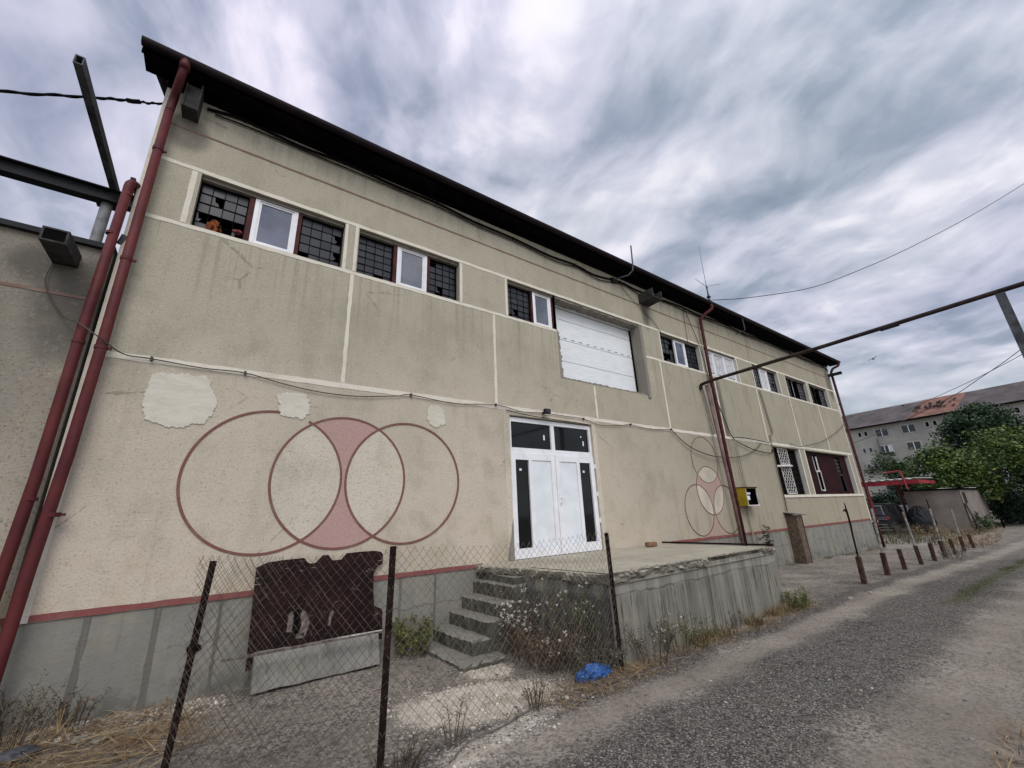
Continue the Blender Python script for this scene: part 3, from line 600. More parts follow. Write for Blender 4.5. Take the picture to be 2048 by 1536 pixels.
def pvc_casement(win, x0, x1, z0, z1, y=.10, mat='glass_new', fw=.055, d=.06):
    b = MB(); b.box(x0, x0+fw, y-d/2, y+d/2, z0, z1); b.box(x1-fw, x1, y-d/2, y+d/2, z0, z1); b.box(x0+fw, x1-fw, y-d/2, y+d/2, z0, z0+fw); b.box(x0+fw, x1-fw, y-d/2, y+d/2, z1-fw, z1)
    q = fw+.028; yy = y-d/2+.014
    b.box(x0+fw, x0+q, yy, y+.02, z0+fw, z1-fw); b.box(x1-q, x1-fw, yy, y+.02, z0+fw, z1-fw); b.box(x0+q, x1-q, yy, y+.02, z0+fw, z0+q); b.box(x0+q, x1-q, yy, y+.02, z1-q, z1-fw)
    b.build('casement_frame', M['pvc'], win)
    MB().box(x0+q-.005, x1-q+.005, y-.002, y+.012, z0+q-.005, z1-q+.005).build('glass', M[mat], win)
def window(): 
    o = bpy.data.objects.new('window', None); C.objects.link(o); o.parent = wh; o.empty_display_size = .1; return o
def mullion(win, x0, x1, z0=SILL, z1=HEAD-.02, mat='rustred'): MB().box(x0, x1, .07, .16, z0, z1).build('mullion', M[mat], win)
def head_rail(win, x0, x1): 
    b = MB(); n = 24; V = []
    b.box(x0, x1, .05, .17, HEAD-.045, HEAD-.004); b.build('head_filler', M['rough_edge'], win)
Z1 = HEAD-.05
w1 = window(); head_rail(w1, -.76, 1.11)
steel_grid(w1, -.765, -.19, SILL+.004, Z1, 4, 5, broken=((1, 3), (0, 1), (3, 0)), bare=((1, 1), (1, 0), (2, 0), (2, 1), (3, 1)))
mullion(w1, -.19, -.122); pvc_casement(w1, -.12, .445, SILL+.012, HEAD-.012); mullion(w1, .447, .50)
steel_grid(w1, .50, 1.112, SILL+.004, Z1, 4, 5, broken=((3, 3), (3, 1)), bare=((0, 0),))
def crumple(name, cx, cy, cz, rx, ry, rz, mat, parent=None, seed=0, n=14, amp=.4, **k):
    V = []; F = []
    for i in range(n+1):
        th = math.pi*i/n
        for j in range(2*n):
            ph = math.pi*j/n; d = Vector((math.sin(th)*math.cos(ph), math.sin(th)*math.sin(ph), math.cos(th)))
            rr = 1+amp*(float(fbm(d.x*3+seed, d.y*3+d.z*2.3+7, 3, seed))-.45)*2+random.uniform(-.05, .05); V.append((cx+rx*d.x*rr, cy+ry*d.y*rr, cz+rz*d.z*rr))
    for i in range(n):
        for j in range(2*n): F.append((i*2*n+j, (i+1)*2*n+j, (i+1)*2*n+(j+1) % (2*n), i*2*n+(j+1) % (2*n)))
    return obj(name, V, F, mat, parent, **k)
tag(crumple('rag', -.54, .16, 5.60, .085, .05, .12, M['brickrag'], seed=3, amp=.7, origin=(-.54, .16, 5.5)), 'crumpled orange rag stuffed in the broken panes of the leftmost upper window', 'rag')
tag(crumple('rag', -.26, .16, 5.66, .06, .04, .035, M['pinkrag'], seed=8, amp=.7, origin=(-.26, .16, 5.63)), 'small pink rag in a missing pane beside the dark red mullion', 'rag')
w2 = window(); head_rail(w2, 1.35, 3.19)
steel_grid(w2, 1.35, 1.955, SILL+.004, Z1, 4, 6, broken=(), bare=((2, 0),)); mullion(w2, 1.955, 2.018); pvc_casement(w2, 2.02, 2.575, SILL+.01, HEAD-.012); mullion(w2, 2.577, 2.63)
steel_grid(w2, 2.63, 3.195, SILL+.004, Z1, 4, 6, bare=((0, 5), (1, 0)), broken=((1, 1),))
w3 = window(); head_rail(w3, 4.315, 5.57)
steel_grid(w3, 4.315, 4.96, SILL+.004, Z1, 4, 6, broken=((0, 0), (1, 1))); mullion(w3, 4.96, 5.005); pvc_casement(w3, 5.007, 5.515, SILL+.008, HEAD-.012); mullion(w3, 5.517, 5.572)
w4 = window(); head_rail(w4, 9.39, 11.27)
steel_grid(w4, 9.385, 10.09, SILL+.004, Z1, 4, 5, broken=((1, 1), (3, 4)), bare=((1, 0), (2, 1), (3, 3))); pvc_casement(w4, 10.10, 10.64, SILL+.006, HEAD-.012, mat='glass_new'); mullion(w4, 10.642, 10.675, mat='black')
MB().box(10.20, 10.52, .115, .125, SILL+.12, HEAD-.12).build('curtain', M['curtain'], w4)
steel_grid(w4, 10.68, 11.275, SILL+.004, Z1, 4, 6)
w5 = window()
for a, c_ in ((11.55, 12.14), (12.14, 12.79), (12.79, 13.39)):
    pvc_casement(w5, a+.003, c_-.003, SILL+.004, HEAD-.02, mat='glass_new', fw=.04); MB().box(a+.09, c_-.09, .085, .095, SILL+.1, HEAD-.11).build('curtain', M['curtain'], w5)
w6 = window(); head_rail(w6, 14.5, 16.37)
steel_grid(w6, 14.5, 15.14, SILL+.004, Z1, 4, 6, pane='glass_pale'); pvc_casement(w6, 15.15, 15.70, SILL+.006, HEAD-.012, mat='curtain'); mullion(w6, 15.703, 15.73, mat='oldwhite'); steel_grid(w6, 15.735, 16.375, SILL+.004, Z1, 4, 6, pane='glass_pale', broken=((2, 2),))
for x in (17.04, 19.17):
    w7 = window(); head_rail(w7, x+.01, x+1.87)
    steel_grid(w7, x+.01, x+.62, SILL+.004, Z1, 4, 6, pane='glass_pale'); mullion(w7, x+.62, x+.67, mat='black')
    MB().box(x+.74, x+1.0, .17, .20, SILL+.05, HEAD-.03).build('curtain', M['curtain'], w7)
    mullion(w7, x+1.12, x+1.2, mat='black'); MB().box(x+.67, x+1.12, .24, .26, SILL+.01, HEAD-.03).build('glass', M['glass_dark'], w7); steel_grid(w7, x+1.2, x+1.875, SILL+.004, Z1, 4, 6, pane='glass_pale')
# lower windows: a barred one with a white lattice, and a sheet-clad one
w9 = window(); a0, a1 = LOW[0]
steel_grid(w9, a0+.01, a1-.01, LZ[0]+.004, LZ[1]-.02, 6, 8, y=.16, mat=M['darksteel'], pane='black')
def lattice(x0, x1, z0, z1, shear, y):
    b = MB(); n = 5; m = int((z1-z0)/((x1-x0)/4)+.5)
    P = lambda u, v: (x0+(x1-x0)*u+shear*(v), y, z0+(z1-z0)*v)
    for i in range(-m, n+1):
        for sgn in (1, -1):
            pts = []
            for k in range(m*2+1):
                v = k/(m*2); u = (i+v*m)/4 if sgn > 0 else 1-(i+v*m)/4
                if 0 <= u <= 1: pts.append(P(u, v))
            if len(pts) > 1: b.bar(pts[0], pts[-1], .020, .008, (0, 1, 0))
    for p, q in ((P(0, 0), P(1, 0)), (P(0, 1), P(1, 1)), (P(0, 0), P(0, 1)), (P(1, 0), P(1, 1))): b.bar(p, q, .026, .014, (0, 1, 0))
    return b.build('folding_lattice', M['oldwhite'], w9)
lattice(15.16, 15.86, 2.93, 3.45, -.02, .09); lattice(15.20, 15.9, 1.98, 2.91, -.06, .10)
MB().tube([(14.60, .03, 2.83), (15.85, .05, 2.88)], .035, 10).build('lamp_tube', M['oldwhite'], w9)
w10 = window(); a0, a1 = LOW[1]
b = MB(); holes = [(17.98, 18.5), (20.16, 20.68)]; zz0, zz1 = LZ[0]+.01, LZ[1]-.012; hz = (2.05, 3.36)
for p, q in ((a0+.01, 17.98), (18.5, 19.28), (19.30, 20.16), (20.68, a1-.01)): b.box(p, q, .13, .16, zz0, zz1)
for p, q in holes: b.box(p, q, .13, .16, zz0, hz[0]); b.box(p, q, .13, .16, hz[1], zz1)
b.build('sheet_panel', M['darkred_panel'], w10)
MB().box(19.282, 19.298, .12, .15, zz0, zz1).build('panel_seam', M['rustred'], w10)
for i, (p, q) in enumerate(holes):
    MB().box(p, q, .22, .235, *hz).build('glass', M['glass_dirty'] if i else M['glass_dark'], w10)
    f = MB()
    if i == 0:
        f.bar((p+.10, .125, hz[0]+.03), (p+.10, .125, hz[1]-.6), .03, .02, (0, 1, 0)); f.bar((q-.08, .125, hz[0]+.03), (q-.08, .125, hz[1]-.58), .05, .02, (0, 1, 0)); f.box(p+.1, q-.08, .11, .14, hz[0]+.01, hz[0]+.055)
        f.box(p+.05, q-.1, .11, .14, 2.74, 2.80); f.box(q-.22, q-.12, .12, .14, 2.80, hz[1]-.05); f.box(p+.03, p+.06, .12, .14, 2.8, hz[1]-.05)
    else:
        f.bar((q-.12, .12, 2.65), (q-.02, .12, hz[0]+.03), .05, .02, (0, 1, 0)); f.box(p+.1, q-.1, .12, .14, 2.66, 2.72)
        for k in range(4): f.box(p+.08, q-.12, .15, .155, 2.78+.14*k, 2.88+.14*k)
    f.build('sash', M['oldwhite'] if i == 0 else M['greypaint'], w10)

for a_, c_, z0, z1 in [(p, q, SILL, HEAD) for p, q in WIN[3:]]+[(p, q, *LZ) for p, q in LOW]: MB().box(c_-.009, c_-.002, .004, .125, z0+.003, z1-.003).build('reveal', M['reveal'], wh)

# --- high sectional gate in its roughly broken opening
gt = bpy.data.objects.new('sectional_gate', None); C.objects.link(gt); gt.parent = wh
zs_ = [4.36, 4.91, 5.43, 5.94, 6.21]
for z0, z1 in zip(zs_[:-1], zs_[1:]): MB().bevbox(5.62, 8.455, .285, .335, z0+.004, z1-.004, .006).build('gate_panel', M['gate'], gt)
MB().box(5.62, 8.46, .25, .34, 6.225, 6.305).build('gate_head', M['pvcpanel'], gt)
MB().box(8.405, 8.46, .265, .284, 4.37, 6.22).build('side_seal', M['black'], gt)
b = MB()
for i in range(11): b.box(5.78+.245*i, 5.88+.245*i, .2805, .284, 5.475, 5.487)
b.build('vent_slots', M['black'], gt)
def ragged(n, amp, seed): return [float(amp*(fbm(i*.83, seed, 3, seed)-.45)*2+random.uniform(-amp, amp)*.35) for i in range(n)]
def edge_mass(pts, y0, y1, name='broken_edge', mat='rough_edge'): return MB().prism_y(pts, y0, y1).build(name, M[mat], wh)
n = 26; j = ragged(n+1, .045, 4)                                       # left jamb: broken plaster from sill line down
edge_mass([(5.5795, SILL-.005)]+[(5.62+max(-.03, j[i])+.05*(i/n), SILL-.03-(SILL-.03-4.37)*i/n) for i in range(n+1)]+[(5.5795, 4.361)], -.003, .27)
n = 40; j = ragged(n+1, .022, 6)
edge_mass([(5.585, 4.3595)]+[(5.70+(8.40-5.70)*i/n, 4.395+j[i]) for i in range(n+1)]+[(8.455, 4.3595)], -.002, .26)
n = 26; j = ragged(n+1, .035, 12)                                      # right jamb: thick roughly rendered strip that laps onto the wall
edge_mass([(8.452, 4.30)]+[(8.56+j[i], 4.30+(6.30-4.30)*i/n) for i in range(n+1)]+[(8.452, 6.305)], -.035, .26, mat='rough_edge')
n = 44; j = ragged(n+1, .03, 15)
edge_mass([(5.60, 6.3095)]+[(5.62+(8.42-5.62)*i/n, 6.27+j[i]) for i in range(n+1)]+[(8.45, 6.3095)], .02, .245)

# --- double door with transom lights
dr = bpy.data.objects.new('entrance_door', None); C.objects.link(dr); dr.parent = wh
x0, x1, z0, z1 = DOOR; x0 += .004; x1 -= .004; z0 += .004; z1 -= .02; T = 2.77; xm = (x0+x1)/2; fy = .05
b = MB(); f = .062
b.box(x0, x0+f, fy, fy+.09, z0, z1); b.box(x1-f, x1, fy, fy+.09, z0, z1); b.box(x0+f, x1-f, fy, fy+.09, z1-f-.02, z1); b.box(x0+f, x1-f, fy-.004, fy+.09, T-.03, T+.075); b.box(xm-.045, xm+.045, fy+.003, fy+.09, T+.075, z1-f-.02)
b.build('door_frame', M['pvc'], dr)
for a, c_ in ((x0+f, xm-.045), (xm+.045, x1-f)): MB().box(a-.004, c_+.004, fy+.04, fy+.055, T+.07, z1-f-.016).build('transom_glass', M['glass_dark'], dr)
b = MB(); b.box(5.07, 5.105, fy+.034, fy+.039, 3.03, 3.13); b.box(6.12, 6.15, fy+.034, fy+.039, 2.98, 3.08); b.box(6.07, 6.095, fy+.034, fy+.039, 3.15, 3.18); b.build('glass_sticker', M['pvcpanel'], dr)
for s in (0, 1):
    a, c_ = (x0+.012, xm-.006) if s == 0 else (xm+.006, x1-.012); y = fy-.022; hb, ht = z0+.006, T-.035; st = .105
    gx0, gx1 = (a+st, a+st+.30) if s == 0 else (c_-st-.30, c_-st); px0, px1 = (gx1+.08, c_-.10) if s == 0 else (a+.10, gx0-.08)
    b = MB(); cuts = sorted([a, gx0, gx1, px0, px1, c_])
    b.box(a, c_, y, y+.07, hb, hb+.16); b.box(a, c_, y, y+.07, ht-.11, ht)
    for q0, q1 in ((cuts[0], cuts[1]), (cuts[2], cuts[3]), (cuts[4], cuts[5])): b.box(q0, q1, y, y+.07, hb+.16, ht-.11)
    b.build('door_leaf', M['pvc'], dr)
    MB().box(gx0-.004, gx1+.004, y+.035, y+.05, hb+.156, ht-.106).build('door_glass', M['glass_dark'], dr)
    MB().bevbox(px0-.004, px1+.004, y+.016, y+.05, hb+.156, ht-.106, .012).build('door_panel', M['pvcpanel'], dr)
    MB().box(gx0+.1, gx0+.15, y+.03, y+.0345, 2.43, 2.47).build('glass_sticker', M['pvcpanel'], dr)
    for hzz in (z0+.55, z0+1.05, z0+1.6) if s else (z0+.5, z0+1.05, z0+1.62):
        hx = a-.012 if s == 0 else c_+.012; MB().tube([(hx, y-.014, hzz-.045), (hx, y-.014, hzz+.045)], .017, 8).build('hinge', M['pvc'], dr)
b = MB(); hx = xm+.06; b.bevbox(hx-.018, hx+.018, fy-.036, fy-.021, 1.80, 2.02, .005); b.tube([(hx, fy-.03, 1.95), (hx, fy-.075, 1.95), (hx+.12, fy-.075, 1.945)], .010, 8); b.build('door_handle', M['pvc'], dr)
MB().box(hx-.006, hx+.006, fy-.0385, fy-.035, 1.82, 1.86).build('keyhole', M['black'], dr)
# damaged render beside the door foot
edge_mass([(4.09, .96), (4.217, .96), (4.217, 1.62), (4.19, 1.5), (4.17, 1.35), (4.13, 1.2), (4.10, 1.08)], -.011, .02)

# --- roof, eaves, gutter, downpipes
n = 460; sl = (RIDGE+.06-7.74)/(6+.36); V = []; F = []
RX0, RX1 = -1.6, 22.33
for side in (0, 1):
    for i in range(n+1):
        x = RX0+(RX1-RX0)*i/n; wv = .014*(1 if (i//2) % 2 else -1)
        ya, yb = (-.36, 6.0) if side == 0 else (12.36, 6.0)
        for yy, zz_ in ((ya, 7.735), (yb, 7.735+sl*6.36)): V += [(x, yy, zz_+wv), (x, yy, zz_+wv-.012)]
m = (n+1)*4
for side in (0, 1):
    for i in range(n):
        a = side*m+i*4; c_ = a+4; q = [(a, c_, c_+2, a+2), (a+1, a+3, c_+3, c_+1), (a, a+1, c_+1, c_), (a+2, c_+2, c_+3, a+3)]
        F += q if side == 0 else [tuple(reversed(t_)) for t_ in q]
rf = obj('roof', V, F, M['roofdark'], wh)
b = MB(); k = 10                                                       # half-round gutter along the eaves
V = []; F = []
for x in (RX0, RX1):
    for i in range(k+1):
        t = math.pi+math.pi*i/k
        V.append((x, -.405+.062*math.cos(t), 7.70+.085*math.sin(t)))
    for i in range(k+1):
        t = math.pi+math.pi*(k-i)/k; V.append((x, -.405+.056*math.cos(t), 7.70+.079*math.sin(t)))
q = 2*(k+1)
for i in range(q): F.append((i, (i+1) % q, q+(i+1) % q, q+i))
for e0 in (0, q):
    for i in range(k): F.append((e0+i, e0+i+1, e0+q-2-i, e0+q-1-i))
gut = obj('gutter', V, F, M['gutter'], rf)
MB().box(RX0, RX1, -.335, -.305, 7.585, 7.715).build('fascia', M['timber_and_shade'], rf)
MB().box(WL, WR, -.045, -.001, 7.515, 7.87).build('eaves_shade_strip', M['timber_and_shade'], rf)  # dark strip put in for the shade on the wall top under the eaves
b = MB()
for x in np.arange(-1.2, 22, .85): b.box(x-.05, x+.05, -.304, -.046, 7.60, 7.72)
b.build('rafter_ends', M['timber_and_shade'], rf)
MB().box(RX0+.02, RX1-.02, -.304, -.046, 7.582, 7.598).build('soffit', M['timber_and_shade'], rf)
b = MB(); b.tube([(-1.15, -.40, 7.66), (-1.15, -.40, 7.52)], .062, 14); b.tube(curve_pts([(-1.15, -.40, 7.56), (-1.17, -.34, 7.40), (-1.22, -.15, 7.20), (-1.235, -.12, 7.0)], 6), .05, 14)
b.tube([(-1.235, -.12, 7.02), (-1.235, -.12, 3.55), (-1.25, -.12, 2.4), (-1.285, -.13, 1.35), (-1.295, -.16, .62), (-1.30, -.2, .12)], .050, 16)
dp1 = b.build('downpipe', M['redpipe'], wh, smooth=True)
for z in (1.85, 3.58, 4.7, 6.35):
    b = MB(); b.tube([(-1.237, -.12, z-.02), (-1.237, -.12, z+.02)], .056, 16); b.box(-1.185, -1.15, -.135, -.105, z-.012, z+.012); b.build('pipe_clip', M['redpipe'], dp1)
b = MB(); b.tube(curve_pts([(11.72, -.40, 7.66), (11.72, -.40, 7.48), (11.55, -.2, 7.30), (11.46, -.13, 7.15)], 6), .046, 12); dpr = b.build('downpipe', M['redpipe'], wh, smooth=True)
b = MB(); b.tube([(11.46, -.12, 7.2), (11.40, -.12, 5.0), (11.44, -.12, 2.4), (11.45, -.14, -.05)], .046, 12); b.build('lower_pipe', M['rustred'], dpr, smooth=True)
for z in (2.2, 4.6, 6.2): MB().tube([(11.42, -.12, z-.015), (11.42, -.12, z+.015)], .053, 12).build('pipe_clip', M['rustred'], dpr)
b = MB(); b.tube(curve_pts([(22.15, -.40, 7.66), (22.15, -.39, 7.50), (22.02, -.2, 7.38), (21.99, -.1, 7.22)], 6), .05, 10); b.tube([(21.99, -.1, 7.24), (22.0, -.1, 3.0), (22.02, -.1, 1.2), (22.03, -.14, -.12)], .05, 12); b.build('downpipe', M['rustred'], wh, smooth=True)
# spouts and bracket boxes under the eaves
def spout(x0, x1, z0, z1, y0, y1, name='spout', mat='greypaint', par=None, th=.02):
    b = MB(); b.box(x0, x0+th, y0, y1, z0, z1); b.box(x1-th, x1, y0, y1, z0, z1); b.box(x0+th, x1-th, y0, y1, z0, z0+th); b.box(x0+th, x1-th, y0, y1, z1-th, z1); b.box(x0+th, x1-th, y1-.06, y1-.04, z0+th, z1-th)
    return b.build(name, M[mat], par or wh)
b = MB(); b.box(-1.12, -1.10, -.24, -.001, 7.10, 7.50); b.box(-.96, -.94, -.24, -.001, 7.10, 7.56); b.box(-1.10, -.96, -.22, -.20, 7.12, 7.50); b.box(-1.10, -.96, -.20, -.001, 7.11, 7.13); b.build('spout', M['greypaint'], wh)
b = MB(); b.box(8.66, 9.06, -.46, -.001, 6.98, 7.005); b.box(8.66, 8.685, -.46, -.001, 7.005, 7.24); b.box(9.035, 9.06, -.46, -.001, 7.005, 7.24); b.build('spout', M['greypaint'], wh)
spout(21.79, 21.93, 7.02, 7.13, -.50, -.001, mat='darksteel')

# ------------------------------------------------------------------ lower annex on the left and the steel gantry on its roof
an = thing('annex', 'lower beige annex at the left edge with a flat roof and a black-mouthed spout', 'building', (-6, 4, 0))
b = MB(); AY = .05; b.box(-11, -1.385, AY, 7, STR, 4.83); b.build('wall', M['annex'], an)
MB().box(-11, -1.39, AY+.012, 6.9, -.5, STR-.002).build('plinth', M['plinth'], an)
MB().box(-11.05, -1.383, AY-.06, 7.05, 4.832, 4.895).build('roof_edge', M['darksteel'], an)
MB().box(-11, -1.386, AY-.006, AY+.01, 4.165, 4.20).build('painted_line', M['thin_line'], an)
MB().box(-11, -1.386, AY-.006, AY+.01, STR+.003, STR+.06).build('plinth_stripe', M['red_band'], an)
b = MB(); sx0, sx1, sz0, sz1, y0, y1, th = -1.835, -1.635, 4.53, 4.69, -.45, AY-.001, .018
b.box(sx0, sx0+th, y0, y1, sz0, sz1); b.box(sx1-th, sx1, y0, y1, sz0, sz1); b.box(sx0+th, sx1-th, y0, y1, sz0, sz0+th); b.box(sx0+th, sx1-th, y0, y1, sz1-th, sz1); sp1 = b.build('spout', M['greypaint'], an)
MB().box(sx0+th, sx1-th, y0+.008, y0+.02, sz0+th, sz1-th).build('spout_mouth', M['black'], sp1)
b = MB(); b.tube(curve_pts([(-1.33, .16, 5.72), (-1.36, .02, 5.80), (-1.40, -.07, 5.74), (-1.402, -.08, 5.55)], 6), .048, 14); b.tube([(-1.402, -.08, 5.6), (-1.425, -.08, 3.8), (-1.43, -.08, 2.2), (-1.455, -.09, 1.3), (-1.48, -.1, .1)], .048, 14)
dp = b.build('downpipe', M['redpipe'], an, smooth=True)
for z in (2.0, 3.62, 5.0): MB().tube([(-1.425, -.08, z-.015), (-1.425, -.08, z+.015)], .054, 14).build('pipe_clip', M['redpipe'], dp)
MB().bar((-1.36, .0, 4.93), (-1.33, -.02, 5.06), .05, .012, (0, 1, 0)).build('bracket', M['steel'], an)
g = thing('steel_gantry', 'dark steel gantry of crossed beams on a round post above the annex roof', 'gantry', (-1.97, 1.6, 4.85))
MB().tube([(-1.97, 1.6, 4.8), (-1.97, 1.6, 6.42)], .068, 16).build('post', M['galv'], g, smooth=True)
MB().box(-2.10, -1.84, 1.47, 1.73, 6.42, 6.445).build('cap_plate', M['darksteel'], g)
b = MB(); b.box(-6, -1.70, 1.52, 1.68, 6.446, 6.462); b.box(-6, -1.70, 1.52, 1.68, 6.652, 6.668); b.box(-6, -1.70, 1.594, 1.606, 6.462, 6.652); b.build('cross_beam', M['darksteel'], g)
b = MB(); xa, xb, za, zb, t_ = -1.985, -1.905, 6.67, 6.79, .012; ya, yb = -.66, 2.2
b.box(xa, xa+t_, ya, yb, za, zb); b.box(xb-t_, xb, ya, yb, za, zb); b.box(xa+t_, xb-t_, ya, yb, za, za+t_); b.box(xa+t_, xb-t_, ya, yb, zb-t_, zb); b.box(xa+t_, xb-t_, ya+.1, ya+.12, za+t_, zb-t_); b.build('box_beam', M['steel'], g)
MB().box(-1.80, -1.74, 1.55, 1.65, 6.669, 7.0).build('stub', M['darksteel'], g)

# ------------------------------------------------------------------ cables, lamp, meter, pipes, aerials
def cable(ctrl, r, label, mat='cable', sub=8, name='cable', clips=None, cat='cable', twist=False):
    p = curve_pts(ctrl, sub); b = MB(); b.tube(p, r, 6); o0 = tuple(p[0])
    if twist:
        q = [v+Vector((0, .012*math.sin(i*.9), .012*math.cos(i*.9))) for i, v in enumerate(p)]; b.tube(q, r, 6)
    o = tag(b.build(name, M[mat], None, origin=o0), label, cat)
    if clips:
        for c_ in clips:
            k = MB(); k.box(c_[0]-.012, c_[0]+.012, c_[1]-.02, 0.0, c_[2]-.022, c_[2]+.022); k.build('cable_clip', M[mat], o)
    return o
c1_ = [(-1.83, .03, 4.55), (-1.82, -.0, 4.25), (-1.63, -.0, 3.93), (-1.44, -.17, 3.80), (-1.25, -.21, 3.66), (-1.06, -.05, 3.565), (-.82, -.03, 3.56), (-.35, -.03, 3.53), (.1, -.03, 3.54), (.55, -.03, 3.46), (1.0, -.03, 3.41), (1.5, -.03, 3.415), (2.1, -.03, 3.50), (2.32, -.03, 3.545), (3.1, -.03, 3.50), (3.92, -.03, 3.575), (4.5, -.03, 3.51), (5.03, -.03, 3.54), (5.6, -.03, 3.535), (6.1, -.03, 3.53), (6.6, -.03, 3.44), (7.3, -.03, 3.50), (7.6, -.03, 3.545), (8.3, -.03, 3.50), (9.15, -.03, 3.56)]
cable(c1_, .0070, 'long thin dark cable looping along the white storey line of the facade', 'cable_old', clips=[(-.82, -.03, 3.56), (.1, -.03, 3.54), (2.32, -.03, 3.545), (3.92, -.03, 3.575), (6.1, -.03, 3.53), (7.6, -.03, 3.545), (9.15, -.03, 3.56)])
cable([(9.15, -.04, 3.56), (9.45, -.05, 3.33), (9.9, -.07, 3.12), (10.5, -.09, 2.99), (11.0, -.1, 2.95), (11.7, -.1, 2.96), (12.5, -.08, 3.06), (13.2, -.06, 3.24), (13.8, -.04, 3.50)], .0125, 'grey cable sagging behind the downpipe across the small mural', 'cable_old')
cable([(11.48, -.08, 4.75), (11.8, -.06, 4.1), (12.1, -.05, 3.55), (12.7, -.06, 3.36), (13.4, -.07, 3.24), (14.3, -.05, 3.22), (14.5, -.03, 3.35)], .013, 'black cable running down from the downpipe to the barred window', 'cable')
cable([(12.1, -.05, 3.56), (12.8, -.05, 3.60), (13.6, -.05, 3.58), (14.4, -.05, 3.55)], .012, 'short taut black cable on the white line above the yellow meter box')
cable([(15.9, -.05, 3.62), (16.5, -.08, 3.55), (17.5, -.10, 3.68), (18.8, -.10, 3.90), (20.2, -.10, 4.28), (21.2, -.10, 4.62), (21.95, -.10, 4.92)], .012, 'thin cable rising in an arc to the right corner downpipe', 'cable_old')
ev = [(-.88, -.03, 7.40), (-.43, -.03, 7.475), (.32, -.03, 7.43), (1.0, -.03, 7.47), (1.87, -.03, 7.44), (2.7, -.03, 7.45), (3.48, -.03, 7.38), (4.5, -.03, 7.37), (5.52, -.03, 7.31), (6.3, -.03, 7.35), (6.98, -.03, 7.29), (7.93, -.03, 7.40), (8.6, -.03, 7.36), (9.86, -.03, 7.40), (10.7, -.03, 7.43), (11.69, -.03, 7.40), (13, -.03, 7.46), (14.33, -.03, 7.42), (16, -.03, 7.47), (17.33, -.03, 7.46), (19.4, -.03, 7.42), (21.3, -.03, 7.46), (21.9, -.03, 7.30)]
cable(ev, .021, 'thick black cable run clipped just below the eaves', clips=[(x, -.03, z) for x, _, z in ev[1:-1:2]])
ev2 = [(x+.1, -.03, z-.045-.05*abs(math.sin(i*1.7))) for i, (x, _, z) in enumerate(ev[:-1])]; cable(ev2, .012, 'thinner black cable drooping under the eaves run', 'cable')
cable([(7.95, -.03, 7.28), (8.35, -.03, 7.0), (8.8, -.03, 6.75), (9.2, -.03, 6.50), (9.42, -.03, 6.28)], .007, 'thin wire curving from the eaves down past the gate corner', 'cable_old')
cable([(10.75, -.04, 7.42), (10.72, -.03, 7.05), (10.70, -.03, 6.60), (10.68, -.03, 6.2)], .007, 'thin wire hanging straight from the eaves to the fourth upper window', 'cable_old')
cable([(10.8, -.04, 7.42), (11.0, -.04, 6.95), (11.2, -.05, 6.4), (11.32, -.05, 5.9), (11.38, -.06, 5.4), (11.42, -.06, 5.0)], .008, 'thin black wire slanting from the eaves to the middle downpipe')
cable([(-1.36, .10, 7.30), (-1.5, .16, 7.27), (-1.62, .25, 7.31)], .012, 'looped black cable end at the left roof corner', twist=True)
cable([(-1.62, .25, 7.31), (-1.70, .29, 7.305), (-1.76, .32, 7.315)], .03, 'black cable clamp hanging left of the roof corner', name='cable_clamp', cat='clamp')
cable([(-1.76, .32, 7.315), (-2.2, .52, 7.28), (-3.0, .82, 7.13), (-4.2, 1.25, 6.98), (-9, 2.9, 6.9)], .016, 'twisted black overhead cable leaving the left roof corner', twist=True, sub=14)
cable([(12.35, -.1, 8.1), (13.2, -.9, 8.05), (14.6, -2.1, 8.2), (15.77, -3.0, 8.64), (17.5, -4.4, 9.5), (20, -6.3, 11.0), (24, -9.4, 13.8)], .011, 'thin overhead wire running right from the roof aerial', 'cable_old', 12)
cable([(22.05, 1.2, 3.75), (23.2, .9, 3.95), (25, -.1, 4.55), (26, -1.05, 5.1), (26.0, -2.93, 5.84), (26, -3.95, 6.4), (26, -5.37, 7.26), (26, -8, 9.2)], .014, 'grey overhead cable rising behind the right corner towards the pipe bridge', 'cable_old', 8)
cable([(22.0, -.1, 5.75), (40, 6.2, 8.6), (60, 9.0, 11.4), (86, 6, 15.9)], .016, 'faint wire from the right corner over the apartment roof', 'cable_old', 10)
cable([(88.5, 10.2, 14.9), (86, 5, 16.1), (82, 0, 17.0), (76, -6, 18.2)], .035, 'faint dark wire crossing the red part of the apartment roof', 'cable_old', 10)
fl = thing('floodlight', 'small dark floodlight above the white double door', 'lamp', (5.03, -.1, 3.54))
b = MB(); b.bevbox(4.96, 5.10, -.17, -.09, 3.505, 3.60, .012); b.build('lamp_head', M['darksteel'], fl)
MB().box(5.0, 5.06, -.09, -.001, 3.53, 3.56).build('bracket', M['black'], fl); MB().box(4.975, 5.085, -.176, -.171, 3.52, 3.585).build('lens', M['glass_dirty'], fl)
cable([(4.14, -.03, 3.50), (4.6, -.03, 3.46), (5.2, -.03, 3.44), (5.8, -.03, 3.43), (6.2, -.03, 3.42)], .007, 'thin black wire lying along the top of the door frame')
mb = thing('meter_box', 'yellow gas meter box with an open dark front beside the downpipe', 'meter box', (11.9, -.15, 1.65))
x0, x1, z0, z1, yb, yf = 11.74, 12.38, 1.66, 2.13, -.004, -.26
b = MB(); b.box(x0, x0+.02, yf, yb, z0, z1); b.box(x1-.02, x1, yf, yb, z0, z1); b.box(x0+.02, x1-.02, yf, yb, z0, z0+.02); b.box(x0+.02, x1-.02, yf+.02, yb, z1-.02, z1); b.box(x0+.02, x1-.02, yb-.02, yb, z0+.02, z1-.02); b.build('cabinet', M['yellow'], mb)
